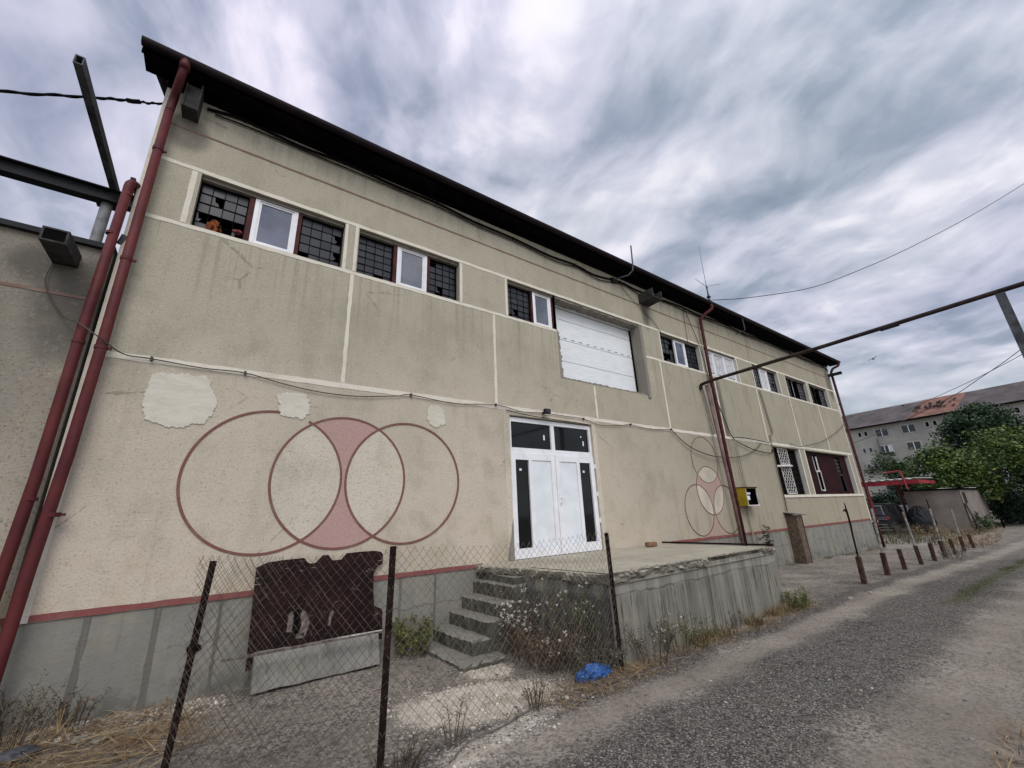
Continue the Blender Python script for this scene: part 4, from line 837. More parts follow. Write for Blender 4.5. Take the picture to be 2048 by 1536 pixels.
b = MB(); b.box(x0-.01, x1+.02, yf-.03, yb, z1+.002, z1+.022); b.build('lid', M['rustred'], mb)
b = MB(); q = .035; b.box(x0+.021, x0+q, yf-.01, yf+.02, z0+.021, z1-.021); b.box(x1-q, x1-.0205, yf-.01, yf+.02, z0+.021, z1-.021); b.box(x0-.002, x1+.002, yf-.012, yf-.001, z0-.012, z0+.02); b.build('frame', M['oldwhite'], mb)
b = MB(); b.box(x0+.0205, x0+.024, yf+.021, yb-.021, z0+.0205, z1-.0205); b.box(x1-.024, x1-.0205, yf+.021, yb-.021, z0+.0205, z1-.0205); b.box(x0+.025, x1-.025, yf+.021, yb-.021, z0+.0205, z0+.024); b.box(x0+.025, x1-.025, yf+.021, yb-.021, z1-.024, z1-.0205); b.build('dark_lining', M['black'], mb)
MB().box(x0+.025, x1-.025, yf+.17, yf+.18, z0+.025, z1-.025).build('dark_back', M['black'], mb)
b = MB(); b.bevbox(11.86, 12.06, yf+.06, yf+.15, 1.80, 1.92, .012); b.bevbox(11.88, 12.14, yf+.07, yf+.15, 1.95, 2.01, .012); b.build('meter', M['pvcpanel'], mb)
b = MB(); b.tube([(12.06, -.08, 3.50), (12.08, -.08, 2.9), (12.12, -.08, 2.12)], .016, 8); b.tube([(12.20, -.06, 3.50), (12.22, -.06, 2.9), (12.24, -.06, 2.12)], .012, 8); b.tube([(12.06, -.06, 1.66), (12.07, -.06, .6)], .018, 8)
tag(b.build('conduit', M['yellow'], None, origin=(12.1, -.06, 2)), 'weathered conduits running up the wall from the yellow meter box', 'pipe'); bpy.data.objects['conduit'].data.materials[0] = M['annex']
b = MB(); b.tube([(10.93, -.05, 5.0), (11.05, -.05, 4.4), (11.16, -.05, 3.62), (11.02, -.05, 3.59)], .016, 8)
tag(b.build('gas_tube', M['annex'], None, origin=(11, -.05, 4)), 'thin beige tube on the wall beside the pipe bridge end', 'pipe')
b = MB(); b.tube([(14.50, -.04, 5.35), (14.56, -.04, 5.0), (14.74, -.04, 3.86), (14.52, -.04, 3.80), (14.53, -.04, 3.5)], .012, 8); b.tube([(14.6, -.04, 5.35), (14.66, -.04, 5.0), (14.82, -.04, 3.9)], .008, 6)
tag(b.build('wall_tube', M['cable_old'], None, origin=(14.5, -.04, 4.5)), 'thin grey tube running down the wall below the sixth upper window', 'pipe')
b = MB(); b.tube([(14.50, -.05, 3.5), (14.48, -.05, 2.5), (14.50, -.05, 1.8), (14.47, -.05, 1.45)], .016, 8)
tag(b.build('wall_tube', M['cable_old'], None, origin=(14.5, -.04, 2.5)), 'brown tube down the left edge of the barred window', 'pipe')
gp = thing('pipe_bridge', 'rusty gas pipe rising up the wall then bridging the road on a steel post', 'pipe', (11.0, -.2, 0))
b = MB(); b.tube([(11.22, -.2, -.05), (11.12, -.2, 2.4), (10.92, -.2, 4.94)], .042, 12); b.build('riser', M['redfade'], gp, smooth=True)
b = MB(); b.tube(curve_pts([(10.90, -.03, 4.86), (10.90, -.06, 4.98), (10.90, -.2, 5.01), (10.90, -.45, 5.03)], 5)+[(10.9, -3, 5.05), (10.9, -7.2, 5.13), (10.9, -12, 5.2)], .044, 12); b.build('bridge_pipe', M['darkpipe'], gp, smooth=True)
b = MB(); b.tube([(10.9, -4.1, 5.045), (10.9, -4.4, 5.05)], .04, 10); b.build('pipe_sleeve', M['darksteel'], gp)
MB().box(10.86, 10.98, -5.84, -5.72, -.3, 5.06).build('post', M['steel'], gp)
am = thing('roof_mast', 'bent grey steel tube standing up past the gutter above the gate', 'mast', (7.8, -.2, 7.4))
b = MB(); b.tube([(7.68, -.04, 7.38), (7.82, -.40, 7.36), (7.88, -.50, 7.46), (7.92, -.50, 7.62), (7.965, -.50, 8.24)], .018, 8); b.build('tube', M['steel'], am)
MB().box(7.60, 7.76, -.06, -.001, 7.30, 7.42).build('foot_plate', M['darksteel'], am)
aa = thing('roof_aerial', 'thin whip aerial with three spread rods on a clamp above the gutter', 'aerial', (12.25, -.1, 7.9))
ax, ay = 12.32, -.1
b = MB(); b.tube([(ax, ay, 7.75), (ax, ay, 8.30)], .03, 8); b.tube([(ax, ay, 8.3), (ax, ay, 8.62)], .022, 8); b.build('mast', M['steel'], aa)
MB().tube([(ax, ay, 8.62), (ax+.02, ay, 9.4), (ax+.05, ay, 10.2)], [.009, .006, .004], 6).build('whip', M['steel'], aa)
for dx, dz, dy in ((-.42, .20, .1), (.5, .16, -.2), (-.32, -.26, -.2)): MB().tube([(ax, ay, 8.6), (ax+dx, ay+dy, 8.6+dz)], .007, 6).build('rod', M['steel'], aa)
b = MB(); b.bevbox(ax-.06, ax+.06, ay-.06, ay+.06, 7.88, 7.97, .01); b.bevbox(ax-.05, ax+.05, ay-.05, ay+.05, 8.18, 8.24, .01); b.build('clamp', M['darksteel'], aa)
b = MB(); b.tube([(13.6, -.42, 7.62), (13.62, -.42, 7.2), (13.6, -.1, 7.16)], .018, 6); tag(b.build('eaves_hook', M['steel'], None, origin=(13.6, -.4, 7.4)), 'short grey hook hanging under the eaves right of the middle downpipe', 'hook')

# ------------------------------------------------------------------ loading dock with steps
dk = thing('loading_dock', 'stained concrete loading dock with a ragged slab edge and six steps', 'loading dock', (6, -1.1, 0))
FL, FR, BL, BR = (3.965, -2.265), (8.17, -2.265), (3.70, -.95), (8.17, -.002)
b = MB(); nseg = 60
V = []; F = []
for i in range(nseg+1):
    x = FL[0]+(FR[0]-FL[0])*i/nseg
    for z in np.linspace(-.4, .90, 7): V.append((x, FL[1]+.015*(float(fbm(x*2.2, z*2.2, 3, 31))-.45), z))
for i in range(nseg):
    for k in range(6): a = i*7+k; F.append((a, a+7, a+8, a+1))
obj('front_wall', V, F, M['dock'], dk)
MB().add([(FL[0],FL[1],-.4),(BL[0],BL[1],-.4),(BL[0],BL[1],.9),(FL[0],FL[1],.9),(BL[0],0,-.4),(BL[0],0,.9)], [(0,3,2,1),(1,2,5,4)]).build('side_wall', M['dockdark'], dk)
MB().add([(FR[0],FR[1],-.4),(FR[0],0,-.4),(FR[0],0,.9),(FR[0],FR[1],.9)], [(0,1,2,3)]).build('side_wall', M['dock'], dk)
# slab: crumbling outer edge, displaced row by row
def slab_outline():
    p = [(FL[0]-.035+(FR[0]-FL[0]+.07)*i/420, FL[1]-.035) for i in range(421)]
    p += [(FR[0]+.035, FL[1]*(1-i/60)) for i in range(1, 60)]+[(FR[0]+.035, -.003), (3.47, -.003)]
    p += [(3.47+.02*i/12, -.003-.25*i/12) for i in range(1, 12)]+[(3.49+.21*i/30, -.25-.73*i/30) for i in range(31)]
    return p+[(3.70+(FL[0]-.04-3.70)*i/60, -.98+(FL[1]+.98+.0)*i/60) for i in range(1, 60)]
out = slab_outline(); n = len(out); V = []; F = []; rows = [(.955, -.012), (.945, .0), (.915, .004), (.885, -.002), (.862, -.014), (.850, -.05)]
for ri, (z, o_) in enumerate(rows):
    for k in range(n):
        x, y = out[k]; (xa, ya), (xb, yb) = out[k-1], out[(k+1) % n]; tx, ty = xb-xa, yb-ya; ln_ = math.hypot(tx, ty) or 1; nx_, ny_ = ty/ln_, -tx/ln_
        if y > -.01: nx_ = ny_ = 0
        c_ = (float(fbm(x*5+y*3, y*5+z*9, 4, 51))-.45)*.13+(float(vnoise(x*26, y*26+z*40, 52))-.5)*.035
        bite = -.14*max(0, float(vnoise(x*2.3+y, z*2.5, 41))-.55)*2.2
        zz_ = z+(float(fbm(x*6, y*6+ri, 3, 63))-.45)*(.03 if ri else .008)-(.09*max(0, float(fbm(x*1.8, y+ri*.2, 3, 66))-.45) if ri > 2 else 0)
        V.append((x+nx_*(o_+c_+bite), y+ny_*(o_+c_+bite), zz_))
for ri in range(len(rows)-1):
    for k in range(n): q = (k+1) % n; F.append((ri*n+k, (ri+1)*n+k, (ri+1)*n+q, ri*n+q))
F += [tuple(range(n)), tuple(range(6*n-1, 5*n-1, -1))]
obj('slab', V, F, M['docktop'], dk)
px = RNG.uniform(4, 8.15, 700); py = -2.27+RNG.normal(0, .03, 700); pebbles('edge_rubble', np.stack([px, py, .955+RNG.normal(0, .004, 700)], 1), RNG.uniform(.004, .012, 700), M['rough_edge'], .8).parent = dk
eo = bpy.data.objects['edge_rubble']; eo['kind'] = 'stuff'; eo.data.transform(Matrix.Translation((-6, 1.1, 0)))
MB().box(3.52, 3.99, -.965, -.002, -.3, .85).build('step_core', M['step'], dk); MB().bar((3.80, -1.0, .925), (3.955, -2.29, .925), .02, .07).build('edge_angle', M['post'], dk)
for i, (xl, zt) in enumerate(((2.56, .055), (2.78, .225), (3.02, .40), (3.22, .575), (3.43, .765))):
    yf = -1.0 if i else -1.22; xr = (3.75 if i else 3.15); b = MB(); m = 26; TX = []; z0 = -.3 if i < 2 else zt-.24
    out = [(xl+.012*random.uniform(-1, 1)+.05*(k/m), -.004+(yf+.004)*k/m) for k in range(m+1)]+[(xl+.08+(xr-xl-.08)*k/8, yf+.02*random.uniform(-1, 1)) for k in range(1, 9)]+[(xr, -.004)]
    n = len(out); V = [(x+.05*max(0, float(fbm(y*6+i, 3, 3, 88))-.42)+random.uniform(-.010, .010), y, zt-.022-.05*max(0, float(fbm(y*5, i*3.1, 3, 89))-.5)+random.uniform(-.012, .008)) for x, y in out]+[(x+.035+.10*max(0, float(fbm(y*7, i*2.3, 3, 90))-.45), y*.985, zt+random.uniform(-.003, .003)) for x, y in out]+[(x+.012, y, z0) for x, y in out]
    F = [tuple(range(2*n-1, n-1, -1)), tuple(range(2*n, 3*n))]
    for k in range(n): q = (k+1) % n; F += [(k, q, q+n, k+n), (k+2*n, q+2*n, q, k)]
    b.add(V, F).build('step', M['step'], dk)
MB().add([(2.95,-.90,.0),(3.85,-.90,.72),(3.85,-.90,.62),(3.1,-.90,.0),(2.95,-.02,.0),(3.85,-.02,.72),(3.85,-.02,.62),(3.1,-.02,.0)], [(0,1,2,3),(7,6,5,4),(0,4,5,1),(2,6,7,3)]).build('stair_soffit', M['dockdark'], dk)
b = thing('brick', 'small worn brick lying on the dock beside the wall', 'brick', (7.33, -.35, .96))
q = MB(); q.bevbox(7.20, 7.45, -.42, -.30, .962, 1.045, .01); q.build('block', M['brick'], b)
tag(MB().bar((8.10, -.06, .985), (8.17, -2.29, .985), .03, .03).build('steel_bar', M['post'], None, origin=(8, -1, .98)), 'long thin dark steel bar lying along the right edge of the dock', 'bar')

# ------------------------------------------------------------------ things leaning on the plinth
P_ = [(.52,1.21),(.63,1.255),(.80,1.268),(1.02,1.272),(1.065,1.215),(1.10,1.20),(1.16,1.205),(1.20,1.25),(1.235,1.285),(1.30,1.283),(1.33,1.24),(1.355,1.215),(1.46,1.215),(1.49,1.25),(1.525,1.285),(1.70,1.29),(1.88,1.288),(1.965,1.27),(1.995,1.24),(1.995,1.115),(1.94,1.10),(1.90,1.06),(1.875,.99),(1.88,.80),(1.895,.63),(1.95,.60),(1.985,.585),(2.005,.545),(2.005,.24),(1.935,.245),(1.86,.30),(.66,.30),(.60,.20),(.54,.195)]
lb = MB(); n = len(P_); ln = lambda z: -.03-.10*(1.29-z)
V = [(x, ln(z)-.016, z) for x, z in P_]+[(x, ln(z), z) for x, z in P_]
lb.add(V, [tuple(range(n-1, -1, -1))[::-1], tuple(range(2*n-1, n-1, -1))]+[(i, i+n, (i+1) % n+n, (i+1) % n) for i in range(n)])
bd = tag(lb.build('leaning_board', M['fibreboard'], None, origin=(1.25, -.1, .2)), 'big dark brown scratched panel with a notched outline leaning on the plinth', 'board')
for i, pts in enumerate(([(.90,.50),(.955,.49),(.96,.66),(.94,.71),(.905,.68)], [(1.03,.44),(1.10,.43),(1.14,.55),(1.12,.64),(1.06,.71),(1.035,.66),(1.05,.56)], [(1.34,.50),(1.375,.48),(1.38,.58),(1.41,.63),(1.38,.66),(1.35,.60)], [(1.0,.42),(1.09,.41),(1.09,.47),(1.01,.47)])):
    q = MB(); m = len(pts); V = [(x, ln(z)-.0185, z) for x, z in pts]; q.add(V, [tuple(range(m))]).build('bare_patch', M['flake'], bd)
MB().add([(.965, ln(.47)-.0188, .47), (1.03, ln(.47)-.0188, .47), (1.02, ln(.6)-.0188, .58), (1.01, ln(.72)-.0188, .72), (.97, ln(.72)-.0188, .70)], [(0,1,2,3,4)]).build('hole', M['black'], bd)
b = MB(); V = []; F = []; prof = [(-.32, .0), (-.30, .10), (-.265, .24), (-.235, .31), (-.21, .335), (-.15, .34), (-.13, .0)]
m = 90
for i in range(m+1):
    x = .60+1.33*i/m; o_ = .010*(float(fbm(x*5, 1, 4, 91))-.45)*2
    for (y, z) in prof: V.append((x, y+o_+.022*(float(fbm(x*7, z*9, 4, 93))-.45), z*(1-.05*i/m)+.02+.028*(float(fbm(x*6, y*9, 4, 95))-.45)))
k = len(prof)
for i in range(m):
    for j_ in range(k-1): F.append((i*k+j_, (i+1)*k+j_, (i+1)*k+j_+1, i*k+j_+1))
F += [tuple(range(k-1, -1, -1)), tuple(range(m*k, m*k+k))]
tag(obj('concrete_kerb', V, F, M['kerb'], None, smooth=False, origin=(1.26, -.25, 0)), 'pale old concrete kerb block set against the plinth below the brown panel', 'kerb')
b = MB(); b.bar((.29, -.42, .40), (1.93, -.40, .385), .035, .022); ob = tag(b.build('batten', M['flake'], None, origin=(1, -.4, .39)), 'thin grey wooden batten lying along the kerb top under the brown panel', 'batten')
MB().bar((1.40, -.40, .402), (1.92, -.395, .394), .03, .012).build('painted_end', M['oldwhite'], ob)
b = MB(); hl = crumple('hole', .05, -.004, .47, .055, .012, .05, M['black'], wh, seed=2, amp=.5); hl.name = 'plinth_hole'

# ------------------------------------------------------------------ chain-link fence
fe = thing('chain_link_fence', 'sagging rusty chain-link fence on three thin leaning posts in the foreground', 'fence', (1.2, -2.6, 0))
PA, PB, PC = ((-.03, -1.45), (.075, -1.45)), ((1.19, -2.6), (1.22, -2.6)), ((3.93, -2.375), (3.90, -2.375))
for (p0_, p1_), h, w_ in ((PA, 1.40, .036), (PB, 1.47, .036), (PC, 1.42, .044)):
    b = MB(); b.bar((*p0_, -.3), (*p1_, h), w_, w_, (.6, -.8, 0)); po = b.build('post', M['post'], fe)
def mesh_panel(A, B, z0, z1, pitch, name='mesh', wob=.008, ph=0., sag=.0, dy=0., lean=0.):
    """woven diagonal wires between two ground points; tops end in short twisted spikes"""
    A, B = Vector((*A, 0)), Vector((*B, 0)); Ln = (B-A).length; d = (B-A)/Ln; nrm = Vector((-d.y, d.x, 0)); H = z1-z0; b = MB(); sl_ = 1.05
    zig = lambda u, z: nrm*(.012*math.sin((u/pitch+z/pitch)*math.pi)+wob*2*(float(fbm(u*1.7+3, z*1.7+ph, 2, 77))-.45)+dy+lean*(z-z0))
    k0 = int(-H/sl_/pitch)-1; k1 = int(Ln/pitch)+2
    for sgn in (1, -1):
        for k in range(k0, k1):
            u0 = k*pitch+ph if sgn > 0 else Ln-k*pitch-ph
            pts = []; N = 26
            for i in range(N+1):
                z = H*i/N; u = u0+sgn*z/sl_
                if -.02 <= u <= Ln+.02:
                    jx = .012*(float(vnoise(u*5, z*5, 5))-.5); jz = .012*(float(vnoise(u*5, z*5, 9))-.5)-sag*4*(u/Ln)*(1-u/Ln)*(z/H)
                    pts.append(A+d*(u+jx)+Vector((0, 0, z0+z+jz+(.02*float(vnoise(u*3, 1, 2)) if i == N else 0)))+zig(u, z))
            if len(pts) > 1: b.tube(pts, .0016, 3, False)
    return b.build(name, M['wiremesh'], fe)
mesh_panel((-.02, -1.47), (1.19, -2.62), .02, 1.44, .073, sag=.03)
mesh_panel((1.21, -2.62), (3.91, -2.395), .02, 1.45, .073, sag=.05)
mesh_panel((-.05, -1.46), (.52, -2.0), .05, 1.42, .08, name='loose_mesh', wob=.03, ph=.03, dy=.03)
# ------------------------------------------------------------------ bollards
xs_b = [11.47, 13.0, 14.38, 15.9, 17.25, 18.68, 20.1, 21.45, 22.95]
lab = ['tall rusty bollard nearest the dock, topped by a hooked dark rod', 'second rusty bollard from the dock, with a pale rod on top', 'short rusty bollard without a rod, third from the dock', 'rusty bollard with a pale rod, in front of the dark van', 'leaning rusty bollard between two rod-topped ones, fifth from the dock', 'rusty bollard with a pale rod, before the dark covered hump', 'plain rusty bollard, seventh from the dock, before the shed wall', 'rusty bollard with a slanting pale rod before the shed wall', 'farthest rusty bollard, half hidden by dry grass']
bproto = None
for i, x in enumerate(xs_b):
    if bproto is None:
        o = thing('bollard', lab[0], 'bollard', (0, 0, 0), 'rusty bollards along the road')
        q = MB(); q.bevbox(-.06, .06, -.045, .045, -.4, .50, .012); q.build('bar', M['bollard'], o); bproto = o
    else:
        o = bproto.copy(); C.objects.link(o); o['label'] = lab[i]
        for ch in list(bproto.children):
            if ch.name.startswith('bar'): d_ = ch.copy(); C.objects.link(d_); d_.parent = o
    o.location = (x, -2.45+random.uniform(-.02, .02), ghs(x, -2.45)+(-.02 if i else .03)); o.rotation_euler = (random.uniform(-.04, .04), random.uniform(-.05, .05), random.uniform(-.3, .3))
def rod_on(i, pts, r, mat='rod'):
    par = [o for o in bpy.data.objects if o.get('category') == 'bollard' and o.get('label') == lab[i]][0]
    q = MB(); q.tube([(x_, y_, z_) for x_, y_, z_ in pts], r, 7); me = q
    ob = bpy.data.objects.new('rod', bpy.data.meshes.new('rod')); ob.data.from_pydata([tuple(v) for v in me.v], [], me.f); ob.data.materials.append(M[mat]); C.objects.link(ob); ob.parent = par
rod_on(0, [(0, 0, .45), (-.01, 0, .9), (.03, .0, 1.15), (-.02, 0, 1.42), (-.05, 0, 1.60)], [.018, .018, .02, .02, .008], 'post')
rod_on(0, [(-.01, 0, 1.40), (-.10, .02, 1.46), (-.20, .03, 1.43)], [.018, .02, .008], 'post')
for i, h in ((1, 1.49), (3, 1.38), (5, 1.46), (7, 1.42)): rod_on(i, [(0, 0, .45), (.02, 0, h)], .028)
tag(MB().bar((23.3, -1.6, -.2), (23.15, -1.6, 1.62), .03, .03).build('thin_stake', M['post'], None, origin=(23.3, -1.6, -.15)), 'thin dark stake standing before the shed wall between pale rods', 'stake')
# strand-board box against the plinth
ob = thing('chipboard_box', 'tall brown chipboard box with a sloping lid against the wall below the barred window', 'box', (14.55, -.15, 0))
b = MB(); b.box(14.385, 14.74, -.30, -.28, -.1, 1.33); b.build('front_board', M['osb'], ob)
MB().box(14.742, 14.76, -.30, -.002, -.1, 1.31).build('side_board', M['osb'], ob); MB().box(14.36, 14.383, -.30, -.002, -.1, 1.33).build('side_board', M['osb'], ob)
MB().add([(14.28,-.36,1.345),(14.98,-.36,1.31),(14.98,-.002,1.37),(14.28,-.002,1.405),(14.28,-.36,1.365),(14.98,-.36,1.33),(14.98,-.002,1.39),(14.28,-.002,1.425)], [(0,3,2,1),(4,5,6,7),(0,1,5,4),(1,2,6,5),(2,3,7,6),(3,0,4,7)]).build('lid', M['flake'], ob)
MB().box(14.72, 14.741, -.312, -.301, -.1, 1.31).build('corner_strip', M['rustred'], ob)

# ------------------------------------------------------------------ vegetation helpers
def blades(pts, h, wd, lean, az=None, segs=3, droop=.5):
    """tapered bent strips; returns verts, faces"""
    n = len(pts); az = RNG.uniform(0, 6.283, n) if az is None else az
    d = np.stack([np.cos(az), np.sin(az), 0*az], 1); sd = np.stack([-np.sin(az), np.cos(az), 0*az], 1); V = []
    for k in range(segs+1):
        t = k/segs; off = lean*t+droop*lean*t*t
        c = pts+d*(off*h)[:, None]; c[:, 2] += h*(t-.35*np.minimum(1, lean)*t*t); wv = wd*(1-t*.93)/2
        V.append(c-sd*wv[:, None]); V.append(c+sd*wv[:, None])
    V = np.stack(V, 1).reshape(-1, 3); m = 2*(segs+1); F = []
    base = np.array([(2*k, 2*k+1, 2*k+3, 2*k+2) for k in range(segs)]); F = (base[None]+m*np.arange(n)[:, None, None]).reshape(-1, 4)
    return V, F
def leaves(cent, size, asp=.5, up=.3):
    """folded leaf quads at given points with random facing"""
    n = len(cent); a = RNG.normal(0, 1, (n, 3)); a[:, 2] *= .6; a /= np.linalg.norm(a, axis=1)[:, None]
    r = RNG.normal(0, 1, (n, 3)); r[:, 2] += up; b = np.cross(a, r); b /= np.linalg.norm(b, axis=1)[:, None]
    s = (size*RNG.uniform(.6, 1.3, n))[:, None]; w_ = s*asp/2
    V = np.stack([cent-a*s*.5, cent+b*w_, cent+a*s*.5, cent-b*w_], 1).reshape(-1, 3)
    return V, (np.arange(n*4).reshape(-1, 4))
def join(parts):
    V = []; F = []; o = 0
    for v, f in parts: V.append(np.asarray(v, float).reshape(-1, 3)); F += [[int(i)+o for i in q] for q in f]; o += len(V[-1])
    return np.concatenate(V), F
def gpts(n, fx, fy):
    x, y = fx(n), fy(n); return np.stack([x, y, gh(x, y)-.005], 1)
U = RNG.uniform
# grass and straw as uncountable cover
p1_ = gpts(5200, lambda n: U(4.0, 8.8, n), lambda n: -2.30-np.abs(RNG.normal(0, .13, n))); k = (fbm(p1_[:, 0]*2.2, p1_[:, 1]*2, 3, 71) > .50-.10*(p1_[:, 0] > 7.7)); p1_ = p1_[k]; n = len(p1_)
g1 = blades(p1_, U(.03, .20, n)*np.clip(1.25-abs(p1_[:, 1]+2.3)*3, .3, 1.2), U(.004, .009, n), U(.1, .9, n))
p2_ = gpts(4200, lambda n: U(9.4, 19, n), lambda n: -3.98+RNG.normal(0, .10, n)); p2_[:, 1] += drift(p2_[:, 0])*.35; k = (fbm(p2_[:, 0]*1.1, p2_[:, 1]*2.2, 3, 73) > .44); p2_ = p2_[k]; p2_[:, 2] = gh(p2_[:, 0], p2_[:, 1]); n = len(p2_)
g2 = blades(p2_, U(.012, .045, n), U(.005, .010, n), U(.2, 1.2, n), segs=2)
p3_ = gpts(3200, lambda n: U(24, 44, n), lambda n: U(-1.6, 1.6, n)); n = len(p3_); g3 = blades(p3_, U(.05, .30, n), U(.02, .04, n), U(.1, .9, n), segs=2)
p4_ = gpts(900, lambda n: U(13.6, 21.9, n), lambda n: -.03-np.abs(RNG.normal(0, .1, n))); n = len(p4_); k = fbm(p4_[:, 0]*1.7, p4_[:, 0]*0, 3, 79) > .5; p4_ = p4_[k]; n = len(p4_); g4 = blades(p4_, U(.03, .14, n), U(.006, .012, n), U(.2, 1, n), segs=2)
kk = RNG.random(len(g1[1])//3) < .55; g1 = (g1[0].reshape(-1, 8, 3), None); g1d = g1[0][kk[:len(g1[0])]].reshape(-1, 3); g1g = g1[0][~kk[:len(g1[0])]].reshape(-1, 3)
q4 = lambda v_: (np.array([(0,1,3,2),(2,3,5,4),(4,5,7,6)])[None]+8*np.arange(len(v_)//8)[:, None, None]).reshape(-1, 4)
g1 = (g1g, q4(g1g)); s0 = (g1d, q4(g1d))
v, f = join([g1, g2, g3, g4]); tag(obj('grass', v, f, M['grass']), kind='stuff')
def straw_set(n, fx, fy, hmax, ln, wd, zj=.05):
    p = gpts(n, fx, fy); p[:, 2] += U(0, zj, n); return blades(p, U(.05, .14, n)*hmax, U(*wd, n), U(*ln, n), segs=3, droop=.2)
s1 = straw_set(640, lambda n: U(-1.3, .1, n), lambda n: U(-1.15, -.15, n)*np.clip(1.05-0*n, 0, 2), .5, (4, 12), (.006, .013), .06)
k = None
s2 = straw_set(700, lambda n: U(3.2, 8.6, n), lambda n: -2.42-np.abs(RNG.normal(0, .14, n)), .45, (2, 8), (.004, .009), .03)
s3 = straw_set(380, lambda n: U(2.6, 4.3, n), lambda n: U(-2.75, -2.25, n), .5, (2, 7), (.004, .008), .04)
s4 = straw_set(200, lambda n: U(4.3, 5.2, n), lambda n: U(-5.6, -5.05, n), 1.0, (.5, 2.5), (.005, .012), .03)
s5 = straw_set(260, lambda n: U(23, 26.5, n), lambda n: U(-2.7, -1.4, n), 2.2, (.4, 2.), (.012, .03), .05)
v, f = join([s0, s1, s2, s3, s4, s5]); tag(obj('dry_straw', v, f, M['straw']), kind='stuff')
def weed(name, label, cat, x, y, n_stem, h, spread, mat, leafn, leafs, flowers=0, fs=.02, group=None, lean=.5, zb=None, leafmat=None, asp=.45):
    """a clump: thin branching stems, small leaves along them, optional seed heads"""
    z = ghs(x, y) if zb is None else zb; root = thing(name, label, cat, (x, y, z), group); b = MB(); tips = []; along = []
    for i in range(n_stem):
        a = random.uniform(0, 6.283); r0 = spread*.45*math.sqrt(random.random()); hh = h*random.uniform(.45, 1.05); ln = random.uniform(.1, lean)*hh
        p = [Vector((x+r0*math.cos(a)+ln*math.cos(a)*t**1.4+random.uniform(-.012, .012)*h, y+r0*math.sin(a)+ln*math.sin(a)*t**1.4+random.uniform(-.012, .012)*h, z-.02+hh*t)) for t in (0, .25, .5, .75, 1)]
        b.tube(p, [.0035, .003, .0026, .002, .0012], 3, False); tips.append(p[-1]); along += [p[1].lerp(p[4], random.random()) for _ in range(6)]
        for q in range(3):
            s0 = p[2].lerp(p[4], random.random()*.9); e = s0+Vector((random.uniform(-.13, .13), random.uniform(-.13, .13), random.uniform(.04, .18)))*h; b.tube([s0, s0.lerp(e, .5)+Vector((0, 0, .01)), e], [.0022, .0018, .001], 3, False); tips.append(e); along += [s0.lerp(e, random.random()) for _ in range(3)]
    b.build('stems', M[mat], root)
    c = np.array([along[i % len(along)] for i in RNG.integers(0, len(along), leafn)], float)+RNG.normal(0, .02*h+.008, (leafn, 3)); v, f = leaves(c, leafs, asp); obj('leaves', v, f, M[leafmat or mat], root)
    if flowers:
        t = [tips[i] for i in RNG.permutation(len(tips))[:flowers]]; c = np.repeat(np.array(t, float), 9, 0)+RNG.normal(0, fs*.33, (len(t)*9, 3)); v, f = leaves(c, fs, .7); obj('seed_heads', v, f, M['flower'], root)
    return root
weed('weed_clump', 'tall dry weed covered in white seed heads beside the concrete steps', 'weed', 3.40, -1.30, 34, .80, .42, 'weed_brown', 900, .026, 66, .026, lean=.5)
weed('weed_clump', 'dense reddish brown dry weed at the foot of the dock left wall', 'weed', 3.48, -1.72, 80, .46, .62, 'weed_mid', 3200, .03, 30, .022, lean=.8)
weed('weed_clump', 'tall thin weed with small pale tips against the dock side beside the rusty post', 'weed', 3.72, -1.9, 34, .98, .42, 'weed_grey', 1500, .026, 46, .02, lean=.4, leafmat='leaf_shrub')
weed('weed_clump', 'greyish tangled dead weed behind the blue plastic', 'weed', 3.72, -2.14, 90, .42, .55, 'weed_grey', 1800, .03, 0, lean=1.0)
weed('weed_clump', 'straggly brown weed at the dock front left corner', 'weed', 4.35, -2.45, 34, .50, .4, 'weed_brown', 500, .022, 16, .016, lean=.6)
weed('weed_clump', 'low green and brown weeds along the middle of the dock front', 'weed', 5.0, -2.42, 50, .42, .8, 'weed_brown', 1100, .026, 12, .014, lean=.5, leafmat='leaf_shrub')
weed('weed_clump', 'small dry weed at the dock front, right of the green ones', 'weed', 6.3, -2.42, 26, .30, .7, 'weed_brown', 420, .022, 0, lean=.7)
weed('weed_clump', 'fresh green tuft at the right front corner of the dock', 'weed', 8.22, -2.42, 40, .36, .42, 'leaf_shrub', 900, .03, 0, lean=.5)
weed('weed_clump', 'thin brown weed in the white lime patch near the road edge', 'weed', 2.62, -2.52, 16, .28, .18, 'weed_brown', 160, .018, 0, lean=.5)
weed('weed_clump', 'single spindly dry weed at the foot of the middle fence post', 'weed', 1.75, -2.62, 9, .34, .12, 'weed_brown', 60, .014, 0, lean=.3)
weed('weed_clump', 'dry tangled weed around the base of the middle fence post', 'weed', 1.30, -2.64, 26, .22, .28, 'weed_brown', 240, .016, 0, lean=.9)
weed('shrub', 'small leafy green shrub growing against the plinth left of the steps', 'shrub', 2.40, -.20, 44, .50, .42, 'weed_brown', 1500, .05, 0, lean=.5, leafmat='leaf_shrub', asp=.34)
weed('weed_clump', 'brown dead weed at the left edge below the red downpipe', 'weed', -1.08, -.35, 40, .50, .45, 'weed_brown', 700, .024, 0, lean=.6)
weed('weed_clump', 'short brown weed against the plinth between its rough joints', 'weed', -.72, -.16, 22, .26, .25, 'weed_brown', 260, .02, 0, lean=.6)
weed('weed_clump', 'dark spiky weed standing by the wall below the yellow meter box', 'weed', 12.1, -.28, 7, 1.15, .16, 'weed_brown', 420, .10, 0, lean=.12, asp=.22)
weed('weed_clump', 'pale feathery weed between the bollards', 'weed', 18.0, -2.75, 34, .40, .55, 'weed_grey', 500, .04, 0, lean=.7)
